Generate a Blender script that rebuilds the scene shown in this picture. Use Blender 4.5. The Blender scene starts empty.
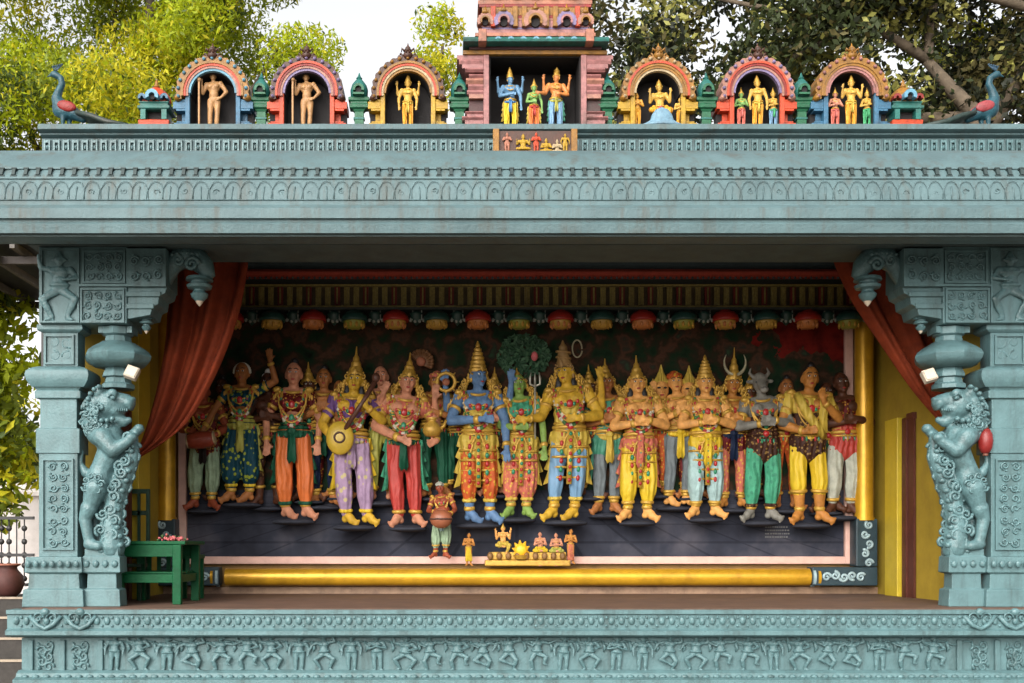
import bpy, math, random
import numpy as np
from math import sin, cos, pi, radians, sqrt, atan2
from mathutils import Vector, Matrix
random.seed(11)
SC = bpy.context.scene
COL = SC.collection

# ---------------------------------------------------------------- camera, sky, sun, exposure
EYE = 1.95
cam_d = bpy.data.cameras.new("camera"); cam = bpy.data.objects.new("camera", cam_d); COL.objects.link(cam)
cam.location = (0, 0, EYE); cam.rotation_euler = (radians(90), 0, 0)
cam_d.sensor_width = 36; cam_d.lens = 36*1050/1024
cam_d.shift_x = (512-450)/1024; cam_d.shift_y = (546-341.5)/1024
cam_d.clip_end = 2000
SC.camera = cam
SUN_DIR = Vector((-0.35, -0.80, 0.52)).normalized()
sd = bpy.data.lights.new("sun", 'SUN'); sd.energy = 1.15; sd.angle = radians(75); sd.color = (1, .91, .78)
so = bpy.data.objects.new("sun", sd); COL.objects.link(so)
so.rotation_euler = SUN_DIR.to_track_quat('Z', 'Y').to_euler()
W = bpy.data.worlds.new("World"); SC.world = W; W.use_nodes = True
nt = W.node_tree; bg = nt.nodes["Background"]
sky = nt.nodes.new("ShaderNodeTexSky"); sky.sky_type = 'NISHITA'; sky.sun_disc = False
sky.sun_elevation = math.asin(SUN_DIR.z); sky.sun_rotation = atan2(SUN_DIR.x, SUN_DIR.y)
sky.dust_density = 4; sky.air_density = 1.0
hs = nt.nodes.new("ShaderNodeHueSaturation"); hs.inputs['Saturation'].default_value = .12
nt.links.new(sky.outputs[0], hs.inputs['Color']); nt.links.new(hs.outputs[0], bg.inputs[0]); bg.inputs[1].default_value = .15
SC.view_settings.view_transform = 'Standard'; SC.view_settings.look = 'None'
SC.view_settings.exposure = 1.2; SC.view_settings.gamma = 1; SC.view_settings.use_curve_mapping = False
SC.render.engine = 'CYCLES'
SC.cycles.max_bounces = 8; SC.cycles.use_denoising = True

def X(px, d): return (px-450)/1050*d
def Z(py, d): return EYE+(546-py)/1050*d

# ---------------------------------------------------------------- materials
MC = {}
def mat(name, col, rough=.6, var=.25, scale=6,  bump=.15, bscale=40, metal=0, dirt=0, dirtcol=(.03,.03,.025), folds=0, foldscale=7, streak=False, trans=0, emit=None, spec=.4, pat=None, pscale=40):
    if name in MC: return MC[name]
    m = bpy.data.materials.new(name); m.use_nodes = True; n = m.node_tree.nodes; L = m.node_tree.links.new
    b = n["Principled BSDF"]; b.inputs['Roughness'].default_value = rough; b.inputs['Metallic'].default_value = metal
    b.inputs['Specular IOR Level'].default_value = spec
    tc = n.new("ShaderNodeTexCoord")
    no = n.new("ShaderNodeTexNoise"); no.inputs['Scale'].default_value = scale; no.inputs['Detail'].default_value = 6; no.inputs['Roughness'].default_value = .65
    L(tc.outputs['Object'], no.inputs['Vector'])
    r = n.new("ShaderNodeValToRGB"); r.color_ramp.elements[0].position = .3; r.color_ramp.elements[1].position = .7
    lo = [c*(1-var) for c in col]; hi = [min(1, c*(1+var*.7)+.004*var) for c in col]
    r.color_ramp.elements[0].color = (*lo, 1); r.color_ramp.elements[1].color = (*hi, 1)
    L(no.outputs[0], r.inputs[0]); out = r.outputs[0]
    if dirt:
        n2 = n.new("ShaderNodeTexNoise"); n2.inputs['Scale'].default_value = 2.2; n2.inputs['Detail'].default_value = 9; n2.inputs['Roughness'].default_value = .72
        if streak:
            mp = n.new("ShaderNodeMapping"); mp.inputs['Scale'].default_value = (2.2, 2.2, .28); L(tc.outputs['Object'], mp.inputs[0]); L(mp.outputs[0], n2.inputs['Vector'])
        else: L(tc.outputs['Object'], n2.inputs['Vector'])
        r2 = n.new("ShaderNodeValToRGB"); r2.color_ramp.elements[0].position = .5; r2.color_ramp.elements[1].position = .72
        r2.color_ramp.elements[0].color = (0,0,0,1); r2.color_ramp.elements[1].color = (dirt,dirt,dirt,1)
        L(n2.outputs[0], r2.inputs[0])
        mx = n.new("ShaderNodeMix"); mx.data_type = 'RGBA'; L(r2.outputs[0], mx.inputs[0]); L(out, mx.inputs[6]); mx.inputs[7].default_value = (*dirtcol, 1); out = mx.outputs[2]
    if pat:
        vo = n.new("ShaderNodeTexVoronoi"); vo.inputs['Scale'].default_value = pscale; L(tc.outputs['Object'], vo.inputs['Vector'])
        r3 = n.new("ShaderNodeValToRGB"); r3.color_ramp.elements[0].position = .28; r3.color_ramp.elements[1].position = .36
        r3.color_ramp.elements[0].color = (1,1,1,1); r3.color_ramp.elements[1].color = (0,0,0,1); L(vo.outputs[0], r3.inputs[0])
        m3 = n.new("ShaderNodeMix"); m3.data_type = 'RGBA'; L(r3.outputs[0], m3.inputs[0]); L(out, m3.inputs[6]); m3.inputs[7].default_value = (*pat,1); out = m3.outputs[2]
    L(out, b.inputs['Base Color'])
    nrm = None
    if bump:
        n3 = n.new("ShaderNodeTexNoise"); n3.inputs['Scale'].default_value = bscale; n3.inputs['Detail'].default_value = 4; L(tc.outputs['Object'], n3.inputs['Vector'])
        bp = n.new("ShaderNodeBump"); bp.inputs['Strength'].default_value = bump; bp.inputs['Distance'].default_value = .02; L(n3.outputs[0], bp.inputs['Height']); nrm = bp
    if folds:
        w = n.new("ShaderNodeTexWave"); w.bands_direction = 'X'; w.inputs['Scale'].default_value = foldscale; w.inputs['Distortion'].default_value = 6; w.inputs['Detail'].default_value = 2; w.inputs['Detail Scale'].default_value = .8
        L(tc.outputs['Object'], w.inputs['Vector'])
        b2 = n.new("ShaderNodeBump"); b2.inputs['Strength'].default_value = folds; b2.inputs['Distance'].default_value = .03; L(w.outputs[1], b2.inputs['Height'])
        if nrm: L(nrm.outputs[0], b2.inputs['Normal'])
        nrm = b2
    if nrm: L(nrm.outputs[0], b.inputs['Normal'])
    if trans:
        t = n.new("ShaderNodeBsdfTranslucent"); L(out, t.inputs[0]); ms = n.new("ShaderNodeMixShader"); ms.inputs[0].default_value = trans
        L(b.outputs[0], ms.inputs[1]); L(t.outputs[0], ms.inputs[2]); L(ms.outputs[0], n["Material Output"].inputs[0])
    MC[name] = m
    return m
TEAL = mat('teal_paint', (.079,.150,.158), .5, .2, 3.5, .3, 30, dirt=.7, dirtcol=(.026,.036,.032), streak=True)
TEALR = mat('teal_roof_paint', (.070,.119,.127), .6, .24, 1.6, .4, 25, dirt=.8, dirtcol=(.058,.050,.036), streak=True)
TEALC = mat('teal_carving', (.083,.158,.167), .36, .3, 14, .4, 45, dirt=.7, dirtcol=(.022,.032,.028))
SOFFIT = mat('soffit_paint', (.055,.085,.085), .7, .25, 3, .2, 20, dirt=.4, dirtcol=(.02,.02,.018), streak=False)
def paint(name, col, rough=.5, var=.22): return mat('paint_'+name, col, rough, var, 12, .2, 60, dirt=.35, dirtcol=tuple(c*.35 for c in col))
GOLD = mat('gilt_paint', (.5,.29,.045), .38, .3, 20, .3, 70, metal=.25, dirt=.4, dirtcol=(.12,.05,.01))
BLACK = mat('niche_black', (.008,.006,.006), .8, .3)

# ---------------------------------------------------------------- mesh collector
class MB:
    def __init__(s): s.v = []; s.f = []; s.m = []; s.cur = 0
    def add(s, vs, fs):
        o = len(s.v); s.v += [tuple(v) for v in vs]; s.f += [tuple(i+o for i in f) for f in fs]; s.m += [s.cur]*len(fs); return s
    def box(s, x0, x1, y0, y1, z0, z1):
        return s.add([(x0,y0,z0),(x1,y0,z0),(x1,y1,z0),(x0,y1,z0),(x0,y0,z1),(x1,y0,z1),(x1,y1,z1),(x0,y1,z1)],
                     [(0,3,2,1),(4,5,6,7),(0,1,5,4),(1,2,6,5),(2,3,7,6),(3,0,4,7)])
    def obox(s, c, hx, hy, hz, M):
        vs = [M @ Vector((a*hx,b*hy,e*hz)) + Vector(c) for e in (-1,1) for a,b in ((-1,-1),(1,-1),(1,1),(-1,1))]
        return s.add(vs, [(0,3,2,1),(4,5,6,7),(0,1,5,4),(1,2,6,5),(2,3,7,6),(3,0,4,7)])
    def bar(s, p, q, w, h=None):
        p, q = Vector(p), Vector(q); d = q-p; M = d.to_track_quat('Z','Y').to_matrix()
        return s.obox((p+q)/2, w/2, (h or w)/2, d.length/2, M)
    def rings(s, rs, close=True):
        n = len(rs[0]); vs = [p for r in rs for p in r]; fs = []
        for i in range(len(rs)-1):
            for j in range(n):
                k = (j+1) % n; fs.append((i*n+j, i*n+k, (i+1)*n+k, (i+1)*n+j))
        if close: fs.append(tuple(reversed(range(n)))); fs.append(tuple((len(rs)-1)*n+j for j in range(n)))
        return s.add(vs, fs)
    def stack(s, prof, cx, cy, ky=.6):            # square-section pillar, prof = (z, half)
        prof = sorted(prof, key=lambda p: p[0]) if prof[0][0] > prof[-1][0] else prof
        return s.rings([[(cx-h,cy-h*ky,z),(cx+h,cy-h*ky,z),(cx+h,cy+h*ky,z),(cx-h,cy+h*ky,z)] for z,h in prof])
    def lathe(s, prof, c, seg=20, sy=1.0):       # prof = (r, z) bottom to top
        cx, cy, cz = c
        return s.rings([[(cx+r*cos(2*pi*k/seg), cy+sy*r*sin(2*pi*k/seg), cz+z) for k in range(seg)] for r,z in prof])
    def tube(s, pts, rad, seg=8, sy=1.0):
        pts = [Vector(p) for p in pts]; n = len(pts)
        if not isinstance(rad, (list,tuple)): rad = [rad]*n
        rs = []; up = None
        for i,p in enumerate(pts):
            t = (pts[min(i+1,n-1)]-pts[max(i-1,0)]);
            if t.length < 1e-9: t = Vector((0,0,1))
            t.normalize()
            if up is None: up = t.orthogonal().normalized()
            a = (up - t*up.dot(t))
            if a.length < 1e-6: a = t.orthogonal()
            a.normalize(); up = a; b = t.cross(a)
            rs.append([p+(a*cos(2*pi*k/seg)+b*sin(2*pi*k/seg))*rad[i] for k in range(seg)])
        return s.rings(rs)
    def ring(s, c, rx, ry, r, seg=20, sub=6, tilt=0, zfun=None):   # closed torus round z
        vs = []; fs = []
        for i in range(seg):
            a = 2*pi*i/seg; q = Vector((rx*cos(a), ry*sin(a), 0)); nn = Vector((cos(a), sin(a), 0)); dz = zfun(a) if zfun else tilt*(-sin(a))
            for j in range(sub):
                b = 2*pi*j/sub; p = Vector(c)+q+nn*r*cos(b)+Vector((0,0,r*sin(b)-dz)); vs.append(p)
        for i in range(seg):
            for j in range(sub):
                fs.append((i*sub+j, ((i+1)%seg)*sub+j, ((i+1)%seg)*sub+(j+1)%sub, i*sub+(j+1)%sub))
        return s.add(vs, fs)
    def ell(s, c, rx, ry=None, rz=None, u=12, w=8, M=None):
        ry = ry or rx; rz = rz or rx; rs = []
        c = Vector(c); vs = [(0,0,-rz)]
        for i in range(1,w):
            t = -pi/2+pi*i/w
            for k in range(u): vs.append((rx*cos(t)*cos(2*pi*k/u), ry*cos(t)*sin(2*pi*k/u), rz*sin(t)))
        vs.append((0,0,rz)); fs = []
        for k in range(u): fs.append((0, 1+(k+1)%u, 1+k))
        for i in range(w-2):
            for k in range(u): fs.append((1+i*u+k, 1+i*u+(k+1)%u, 1+(i+1)*u+(k+1)%u, 1+(i+1)*u+k))
        b = 1+(w-2)*u
        for k in range(u): fs.append((b+k, b+(k+1)%u, b+u))
        return s.add([c+((M @ Vector(v)) if M else Vector(v)) for v in vs], fs)
    def caps(s, p, r0, q, r1, seg=10):
        s.tube([p, q], [r0, r1], seg); s.ell(p, r0, u=10, w=6); s.ell(q, r1, u=10, w=6); return s
    def prism(s, out, y0, y1):                   # outline in xz (counter-clockwise seen from -y), between depths y0 < y1
        n = len(out); vs = [(x,y0,z) for x,z in out]+[(x,y1,z) for x,z in out]
        a = sum(out[i][0]*out[(i+1)%n][1]-out[(i+1)%n][0]*out[i][1] for i in range(n))
        fr = tuple(range(n)); 
        if a < 0: fr = tuple(reversed(fr))
        fs = [fr, tuple(reversed([i+n for i in fr]))]
        for i in range(n):
            p, q = fr[i], fr[(i+1)%n]; fs.append((q, p, p+n, q+n))
        return s.add(vs, fs)
    def ex(s, prof, x0, x1):                     # closed profile in (y, z), extruded along x
        n = len(prof); a = sum(prof[i][0]*prof[(i+1)%n][1]-prof[(i+1)%n][0]*prof[i][1] for i in range(n))
        if a < 0: prof = prof[::-1]
        vs = [(x0,y,z) for y,z in prof]+[(x1,y,z) for y,z in prof]
        fs = [tuple(reversed(range(n))), tuple(range(n,2*n))]+[(i,(i+1)%n,(i+1)%n+n,i+n) for i in range(n)]
        return s.add(vs, fs)
    def band(s, cx, cz, r0, r1, y0, y1, a0, a1, seg=24, kz=1.0, scal=0, amp=0):   # arch ring sector
        vs = []; fs = []
        for i in range(seg+1):
            a = a0+(a1-a0)*i/seg; ro = r1+(amp*abs(sin(scal*(a-a0)/2)) if scal else 0)
            c_, s_ = cos(a), sin(a)*kz
            vs += [(cx+r0*c_,y0,cz+r0*s_),(cx+ro*c_,y0,cz+ro*s_),(cx+ro*c_,y1,cz+ro*s_),(cx+r0*c_,y1,cz+r0*s_)]
        for i in range(seg):
            p, q = 4*i, 4*i+4
            for j in range(4): fs.append((p+j, p+(j+1)%4, q+(j+1)%4, q+j))
        fs += [(3,2,1,0), (4*seg,4*seg+1,4*seg+2,4*seg+3)]
        return s.add(vs, fs)
    def scroll(s, x, y, z, R, turns=1.6, start=0., sgn=1, r=None, n=18):
        r = r or R*.17; pts = []; rr = []
        for i in range(n):
            t = i/(n-1); a = start+sgn*2*pi*turns*t; q = R*(1-.86*t); pts.append((x+q*cos(a), y, z+q*sin(a))); rr.append(r*(1-.4*t))
        return s.tube(pts, rr, 6)
    def mesh(s, name='m', mirror=None):
        v, f = s.v, s.f
        if mirror is not None: v = [(2*mirror-p[0], p[1], p[2]) for p in v]; f = [tuple(reversed(q)) for q in f]
        me = bpy.data.meshes.new(name); me.from_pydata(v, [], f); return me
    def build(s, name, m, parent=None, smooth=False, mirror=None, bevel=0, loc=None, fix=True):
        me = s.mesh(name, mirror)
        ms = m if isinstance(m, (list,tuple)) else [m]
        for q in ms: me.materials.append(q)
        if len(ms) > 1: me.polygons.foreach_set('material_index', s.m)
        if fix: recalc(me)
        return link(name, me, parent, smooth, bevel, loc)
def recalc(me):
    import bmesh
    b = bmesh.new(); b.from_mesh(me); bmesh.ops.recalc_face_normals(b, faces=b.faces); b.to_mesh(me); b.free()
def link(name, me, parent=None, smooth=False, bevel=0, loc=None):
    if smooth is True: me.polygons.foreach_set('use_smooth', [True]*len(me.polygons))
    elif smooth:
        me.polygons.foreach_set('use_smooth', [True]*len(me.polygons)); me.set_sharp_from_angle(angle=radians(smooth))
    o = bpy.data.objects.new(name, me); COL.objects.link(o)
    if parent: o.parent = parent
    if loc: o.location = loc
    if bevel:
        bv = o.modifiers.new('bevel','BEVEL'); bv.width = bevel; bv.segments = 2; bv.limit_method = 'ANGLE'; bv.angle_limit = radians(40)
    return o
def tag(o, label=None, cat=None, group=None, kind=None):
    if label: o['label'] = label
    if cat: o['category'] = cat
    if group: o['group'] = group
    if kind: o['kind'] = kind
    return o
def thing(name, label, cat, loc=(0,0,0), group=None):
    o = bpy.data.objects.new(name, None); COL.objects.link(o); o.location = loc; o.empty_display_size = .2
    return tag(o, label, cat, group)
def remesh(mb, voxel, smooth=2):
    me = mb.mesh(); o = bpy.data.objects.new('tmp', me); COL.objects.link(o)
    r = o.modifiers.new('r','REMESH'); r.mode = 'VOXEL'; r.voxel_size = voxel; r.use_smooth_shade = True
    q = o.modifiers.new('s','SMOOTH'); q.factor = .5; q.iterations = smooth
    dg = bpy.context.evaluated_depsgraph_get(); dg.update()
    new = bpy.data.meshes.new_from_object(o.evaluated_get(dg))
    bpy.data.objects.remove(o); bpy.data.meshes.remove(me)
    new.polygons.foreach_set('use_smooth', [True]*len(new.polygons))
    return new
def copy_tree(o, parent=None):
    c = o.copy(); COL.objects.link(c)
    if parent: c.parent = parent
    for ch in list(o.children): copy_tree(ch, c)
    return c
# ================================================================ FIGURES (unit height, feet at z=0, facing -y)
def V(*a): return Vector(a)
ARMS = {  # wrist/elbow of the viewer-left (L) and viewer-right (R) arm, then the hand's direction
 'down':   dict(L=((-.195,-.01,.625),(-.185,-.07,.47),(.05,-.2,-1)), R=((.195,-.01,.625),(.185,-.07,.47),(-.05,-.2,-1))),
 'folded': dict(L=((-.20,-.05,.625),(-.035,-.15,.635),(1,-.15,.1)), R=((.20,-.05,.625),(.035,-.165,.655),(-1,-.1,.1))),
 'praying':dict(L=((-.19,-.06,.63),(-.022,-.15,.68),(.15,-.3,1)), R=((.19,-.06,.63),(.022,-.15,.68),(-.15,-.3,1))),
 'raise':  dict(L=((-.215,-.02,.66),(-.29,-.09,.51),(-.5,-.3,-.8)), R=((.275,-.02,.86),(.235,-.05,1.0),(-.1,-.1,1))),
 'veena':  dict(L=((-.215,-.04,.62),(-.13,-.15,.53),(.6,-.3,-.4)), R=((.22,-.07,.66),(.115,-.17,.735),(-.7,-.2,.6))),
 'carry':  dict(L=((-.21,-.04,.62),(-.02,-.16,.535),(.9,-.2,-.3)), R=((.235,-.04,.655),(.24,-.16,.52),(-.6,-.5,-.2))),
 'reachR': dict(L=((-.20,-.05,.63),(.02,-.16,.63),(1,-.1,0)), R=((.19,-.04,.63),(.20,-.10,.45),(.05,-.1,-1))),
 'give':   dict(L=((-.165,-.05,.63),(-.03,-.15,.60),(.8,-.4,.1)), R=((.165,-.05,.63),(.175,-.10,.46),(0,-.1,-1))),
 'reachL': dict(L=((-.20,-.06,.64),(-.30,-.15,.625),(-1,-.1,0)), R=((.21,-.05,.63),(.05,-.16,.61),(-1,-.1,.05))),
 'hip':    dict(L=((-.20,-.02,.64),(-.205,-.08,.78),(.05,-.2,1)), R=((.235,.0,.65),(.13,-.06,.54),(-.8,-.2,-.2))),
 'bless':  dict(L=((-.20,-.03,.65),(-.21,-.10,.80),(0,-.1,1)), R=((.20,-.03,.65),(.21,-.10,.80),(0,-.1,1))),
 'drum':   dict(L=((-.20,-.04,.62),(-.11,-.17,.60),(.7,-.4,-.2)), R=((.20,-.04,.62),(.13,-.18,.56),(-.7,-.4,-.2))),
 'chest':  dict(L=((-.20,-.04,.61),(-.06,-.14,.56),(1,-.2,.2)), R=((.21,-.05,.66),(.07,-.15,.76),(-.4,-.3,.9))),
 'd1': dict(L=((-.22,-.02,.80),(-.25,-.05,.96),(.2,-.1,1)), R=((.22,-.02,.66),(.10,-.12,.62),(-1,-.1,0))),
 'd2': dict(L=((-.24,-.02,.74),(-.30,-.05,.60),(-.4,-.1,-1)), R=((.24,-.02,.80),(.20,-.05,.97),(-.2,-.1,1))),
 'd3': dict(L=((-.24,-.02,.78),(-.12,-.10,.70),(1,-.1,-.2)), R=((.26,-.02,.76),(.36,-.05,.82),(1,-.1,.3))),
}
LEGS = {
 'stand': dict(L=((-.062,0,.50),(-.080,-.03,.275),(-.072,0,.045),(-.145,-.06,-.012)), R=((.062,0,.50),(.078,-.02,.275),(.072,0,.045),(.145,-.06,-.012))),
 'turnR': dict(L=((-.062,0,.50),(-.066,-.03,.275),(-.062,0,.045),(.015,-.06,-.014)), R=((.062,0,.50),(.088,-.02,.275),(.084,0,.045),(.162,-.06,-.010))),
 'turnL': dict(L=((-.062,0,.50),(-.088,-.02,.275),(-.084,0,.045),(-.162,-.06,-.010)), R=((.062,0,.50),(.066,-.03,.275),(.062,0,.045),(-.015,-.06,-.014))),
 'straight': dict(L=((-.06,0,.50),(-.066,-.01,.275),(-.06,0,.045),(-.118,-.06,-.014)), R=((.06,0,.50),(.066,-.01,.275),(.06,0,.045),(.118,-.06,-.014))),
 'plie': dict(L=((-.055,0,.45),(-.20,-.08,.33),(-.09,0,.07),(-.16,-.05,.02)), R=((.055,0,.45),(.20,-.08,.33),(.09,0,.07),(.16,-.05,.02))),
 'kick': dict(L=((-.055,0,.46),(-.18,-.08,.32),(-.02,-.06,.22),(.06,-.07,.17)), R=((.055,0,.46),(.13,-.08,.29),(.07,0,.06),(.14,-.06,.01))),
 'kick2': dict(L=((-.055,0,.46),(-.13,-.08,.29),(-.07,0,.06),(-.14,-.06,.01)), R=((.055,0,.46),(.20,-.08,.40),(.15,-.06,.22),(.22,-.07,.18))),
 'sit': dict(L=((-.06,0,.50),(-.20,-.14,.47),(-.04,-.20,.44),(.05,-.2,.43)), R=((.06,0,.50),(.20,-.14,.47),(.10,-.16,.27),(.11,-.22,.23))),
 'cross': dict(L=((-.06,0,.50),(-.20,-.14,.46),(-.02,-.20,.45),(.06,-.2,.45)), R=((.06,0,.50),(.20,-.14,.46),(.02,-.18,.46),(-.06,-.18,.45))),
}
def sh(side, fem): return V((-1 if side=='L' else 1)*(.112 if fem else .13), .0, .785)
def add_hand(b, w, d, s, size=1.0):
    d = V(*d).normalized(); side = d.cross(V(0,1,0))
    if side.length < .2: side = V(1,0,0)
    side.normalize(); pc = w+d*.03*size
    b.caps(w, .0205, w+d*.02, .021, 8)
    for k in range(4): b.caps(w+d*.012+side*(k-1.5)*.006, .011, w+d*.045*size+side*(k-1.5)*.012, .0105, 6)
    for k in range(4):
        base = w+d*.048*size+side*(k-1.5)*.0125; L_ = (.036,.044,.042,.032)[k]*size
        dd = (d+side*(k-1.5)*.16+V(0,-.12,0)).normalized(); mid = base+dd*L_*.55; tip = mid+(dd+V(0,-.35,0)).normalized()*L_*.5
        b.caps(base, .0078, mid, .0072, 6); b.caps(mid, .0072, tip, .006, 6)
    tb = w+d*.018-side*.016*s; b.caps(tb, .010, tb+(d*.6-side*s+V(0,-.3,0)).normalized()*.032, .0075, 6)
def body_mb(arms='down', legs='stand', fem=False, yaw=0., fat=1., extra=(), head='man', hands=True):
    b = MB(); A = ARMS[arms]; G = LEGS[legs]
    b.ell((0,.0,.725),.112 if not fem else .095,.078,.092,16,12); b.ell((0,-.012,.61),.086*fat if not fem else .072*fat,.074*fat,.088,16,12); b.ell((0,.005,.525),.105 if not fem else .108,.082,.075,16,12)
    b.caps((-.06,.0,.785),.05,(.06,.0,.785),.05)
    if fem:
        for s in (-1,1): b.ell((.048*s,-.062,.725),.044,.044,.044)
    else:
        for s in (-1,1): b.ell((.052*s,-.052,.742),.055,.042,.040)
    b.caps((0,.005,.79),.042,(0,-.002,.865),.034)
    Rz = Matrix.Rotation(yaw,3,'Z'); hc = V(0,-.005,.915)
    def h(x,y,z): return hc+Rz @ V(x,y,z)
    b.ell(h(0,.004,.012),.059,.063,.070,16,12,Rz)
    if head == 'bull':
        b.caps(h(0,-.03,0),.042,h(0,-.085,-.035),.032); b.ell(h(0,-.10,-.045),.034,.022,.026)
        for s in (-1,1): b.caps(h(.04*s,.0,.045),.016,h(.075*s,0,.075),.012); b.caps(h(.075*s,0,.075),.012,h(.06*s,0,.115),.005); b.ell(h(.078*s,.01,.02),.03,.012,.014)
    else:
        b.ell(h(0,-.014,-.032),.044,.046,.036,14,10,Rz); b.ell(h(0,-.05,-.055),.016,.013,.012)
        b.caps(h(0,-.056,.018),.007,h(0,-.070,-.012),.0105); b.ell(h(0,-.052,.03),.034,.012,.010,10,6,Rz)
        for s in (-1,1): b.ell(h(.058*s,.008,-.002),.010,.014,.026); b.ell(h(.026*s,-.045,-.012),.018,.014,.016)
        b.ell(h(0,-.055,-.034),.016,.009,.008)
    for s,sg in (('L',-1),('R',1)):
        e, w, d = A[s]; S = sh(s,fem); e, w = V(*e), V(*w); k = .82 if fem else 1
        b.ell(S,.05*k); b.caps(S,.045*k,e,.034*k); b.caps(e,.034*k,e.lerp(w,.35),.033*k); b.caps(e.lerp(w,.35),.033*k,w,.0205)
        if hands: add_hand(b, w, d, sg)
        else: b.ell(w+V(*d).normalized()*.03,.025)
        hp,kn,an,to = [V(*q) for q in G[s]]
        b.caps(hp,.066,kn,.045); b.caps(kn,.045,kn.lerp(an,.4),.045); b.caps(kn.lerp(an,.4),.048,an,.03)
        b.ell(V(an.x+(an.x-to.x)*.12,an.y+.01,.012),.027,.03,.024); b.caps(an,.031,an.lerp(to,.5)+V(0,0,.0),.029); b.caps(an.lerp(to,.45)+V(0,0,-.012),.028,to,.022)
        if hands:
            td = (to-an).normalized(); ts = td.cross(V(0,1,0)); ts = ts.normalized() if ts.length > .1 else V(1,0,0)
            for q in range(5): b.ell(to+td*.008+ts*(q-2)*.0125,.0095)
    for sg,e,w,d in extra:
        S = V(sg*.12,.025,.785); e, w = V(*e), V(*w); b.caps(S,.042,e,.032); b.caps(e,.032,w,.02)
        if hands: add_hand(b, w, d, sg)
        else: b.ell(w+V(*d).normalized()*.03,.025)
    return b
BC = {}
def cached(key, fn):
    if key not in BC: BC[key] = fn()
    return BC[key]
def trousers_mb(legs, puff, end, fem):
    G = LEGS[legs]; b = MB(); b.ell((0,.003,.53),.118 if fem else .114,.092,.075,16,12)
    for s in 'LR':
        hp,kn,an,to = [V(*q) for q in G[s]]; b.caps(hp,.070,kn,.047*puff); b.ell((hp+kn)/2,.058*puff**.5,.06,.10)
        t = end
        if t <= 1: b.caps(kn,.047*puff,kn.lerp(an,t*.5),.047*puff); b.caps(kn.lerp(an,t*.5),.047*puff,kn.lerp(an,t),.038 if t > .6 else .048)
    return b
def skirt_mb(r1, z1, pleats=16):
    n = 96; rs = []
    for i in range(9):
        t = i/8; z = .565+(z1-.565)*t; r = .105+(r1-.105)*t**.9
        rs.append([((r*(1+.05*t*cos(pleats*2*pi*k/n)))*cos(2*pi*k/n), .78*(r*(1+.05*t*cos(pleats*2*pi*k/n)))*sin(2*pi*k/n), z) for k in range(n)])
    return MB().rings(rs)
def blouse_mb(arms, fem, sleeve=.55):
    b = MB(); b.ell((0,.0,.725),.122 if not fem else .104,.088,.085,16,12); b.caps((-.065,0,.775),.052,(.065,0,.775),.052)
    if fem:
        for s in (-1,1): b.ell((.048*s,-.065,.725),.05,.047,.048)
    for s in 'LR':
        S = sh(s,fem); e = V(*ARMS[arms][s][0]); b.ell(S,.055 if not fem else .048); b.caps(S,.052 if not fem else .044,S.lerp(e,sleeve),.045 if not fem else .036)
    return b
def vest_mb(fat): return MB().ell((0,-.004,.60),.108*fat,.09*fat,.10,16,12).ell((0,.0,.66),.112,.088,.08,16,12).caps((-.052,-.002,.50),.088,(.052,-.002,.50),.088).caps((-.06,-.002,.44),.078,(.06,-.002,.44),.078)
def crown_mb(kind, yaw=0):
    b = MB(); hc = (0,-.003,.915); T = lambda pr, k=1.0, kz=1.0: [(r*k, z*kz) for r,z in pr]
    if kind == 'tall': b.lathe([(.052,.028),(.064,.03),(.066,.045),(.058,.052),(.060,.066),(.052,.074),(.054,.090),(.044,.098),(.047,.114),(.036,.122),(.039,.138),(.026,.146),(.029,.16),(.014,.172),(.016,.18),(.004,.205)], hc, 16)
    elif kind == 'cone': b.lathe([(.054,.028),(.063,.032),(.063,.046),(.052,.054),(.048,.075),(.038,.085),(.036,.105),(.024,.118),(.022,.135),(.010,.15),(.003,.20)], hc, 14)
    elif kind == 'topknot': b.ell((0,.008,.958),.054,.056,.038,14,10).ell((.004,.012,1.0),.030,.030,.028,12,8).ring((.003,.011,.982),.024,.024,.007,14,6)
    elif kind == 'jata':
        b.lathe([(.056,.028),(.06,.04),(.05,.055),(.048,.075),(.04,.09),(.041,.11),(.03,.125),(.03,.145),(.014,.16),(.004,.18)], hc, 14)
        for k in range(3): b.tube([(.05*cos(a),-.05*sin(a)-.003,.915+.05+.03*k+.004*a) for a in [i*pi/8 for i in range(-2,11)]], .007, 6)
    elif kind == 'turban': b.ring((0,-.003,.965),.042,.042,.026,18,8).ell((0,-.003,.975),.045,.045,.035)
    elif kind == 'flowers': 
        for i in range(15):
            a = pi*i/14; b.ell((.066*cos(a),.0,.925+.062*sin(a)),.012)
    if kind in ('tall','cone','jata'):                     # side flares and front crest
        for s in (-1,1): b.scroll(.062*s,-.02,.945,.022,1.3,pi/2,s,.006,10); b.ell((.055*s,0,.905),.012,.012,.018)
        b.ell((0,-.062,.965),.016,.008,.022)
        for k in range(7): b.ell((.058*sin((k-3)*.4),-.003-.06*cos((k-3)*.4),.951),.008)
    if yaw:
        R = Matrix.Rotation(yaw,3,'Z'); b.v = [tuple(R @ Vector((x,y+.005,z))+Vector((0,-.005,0))) for x,y,z in b.v]
    return b
def band_on(p, q, t0, t1, r): p, q = V(*p), V(*q); return MB().tube([p.lerp(q,t0),p.lerp(q,t0+(t1-t0)*.3),p.lerp(q,t0+(t1-t0)*.7),p.lerp(q,t1)],[r*.97,r*1.1,r*1.1,r*.97],14)
SKIN = lambda n, c: mat('skin_'+n, c, .5, .38, 18, .35, 70, spec=.22, dirt=.55, dirtcol=(c[0]*.35,c[1]*.22,c[2]*.2))
GEMR = mat('gem_red', (.38,.02,.02), .3, .2); GEMG = mat('gem_green', (.02,.20,.10), .3, .2)
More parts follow.
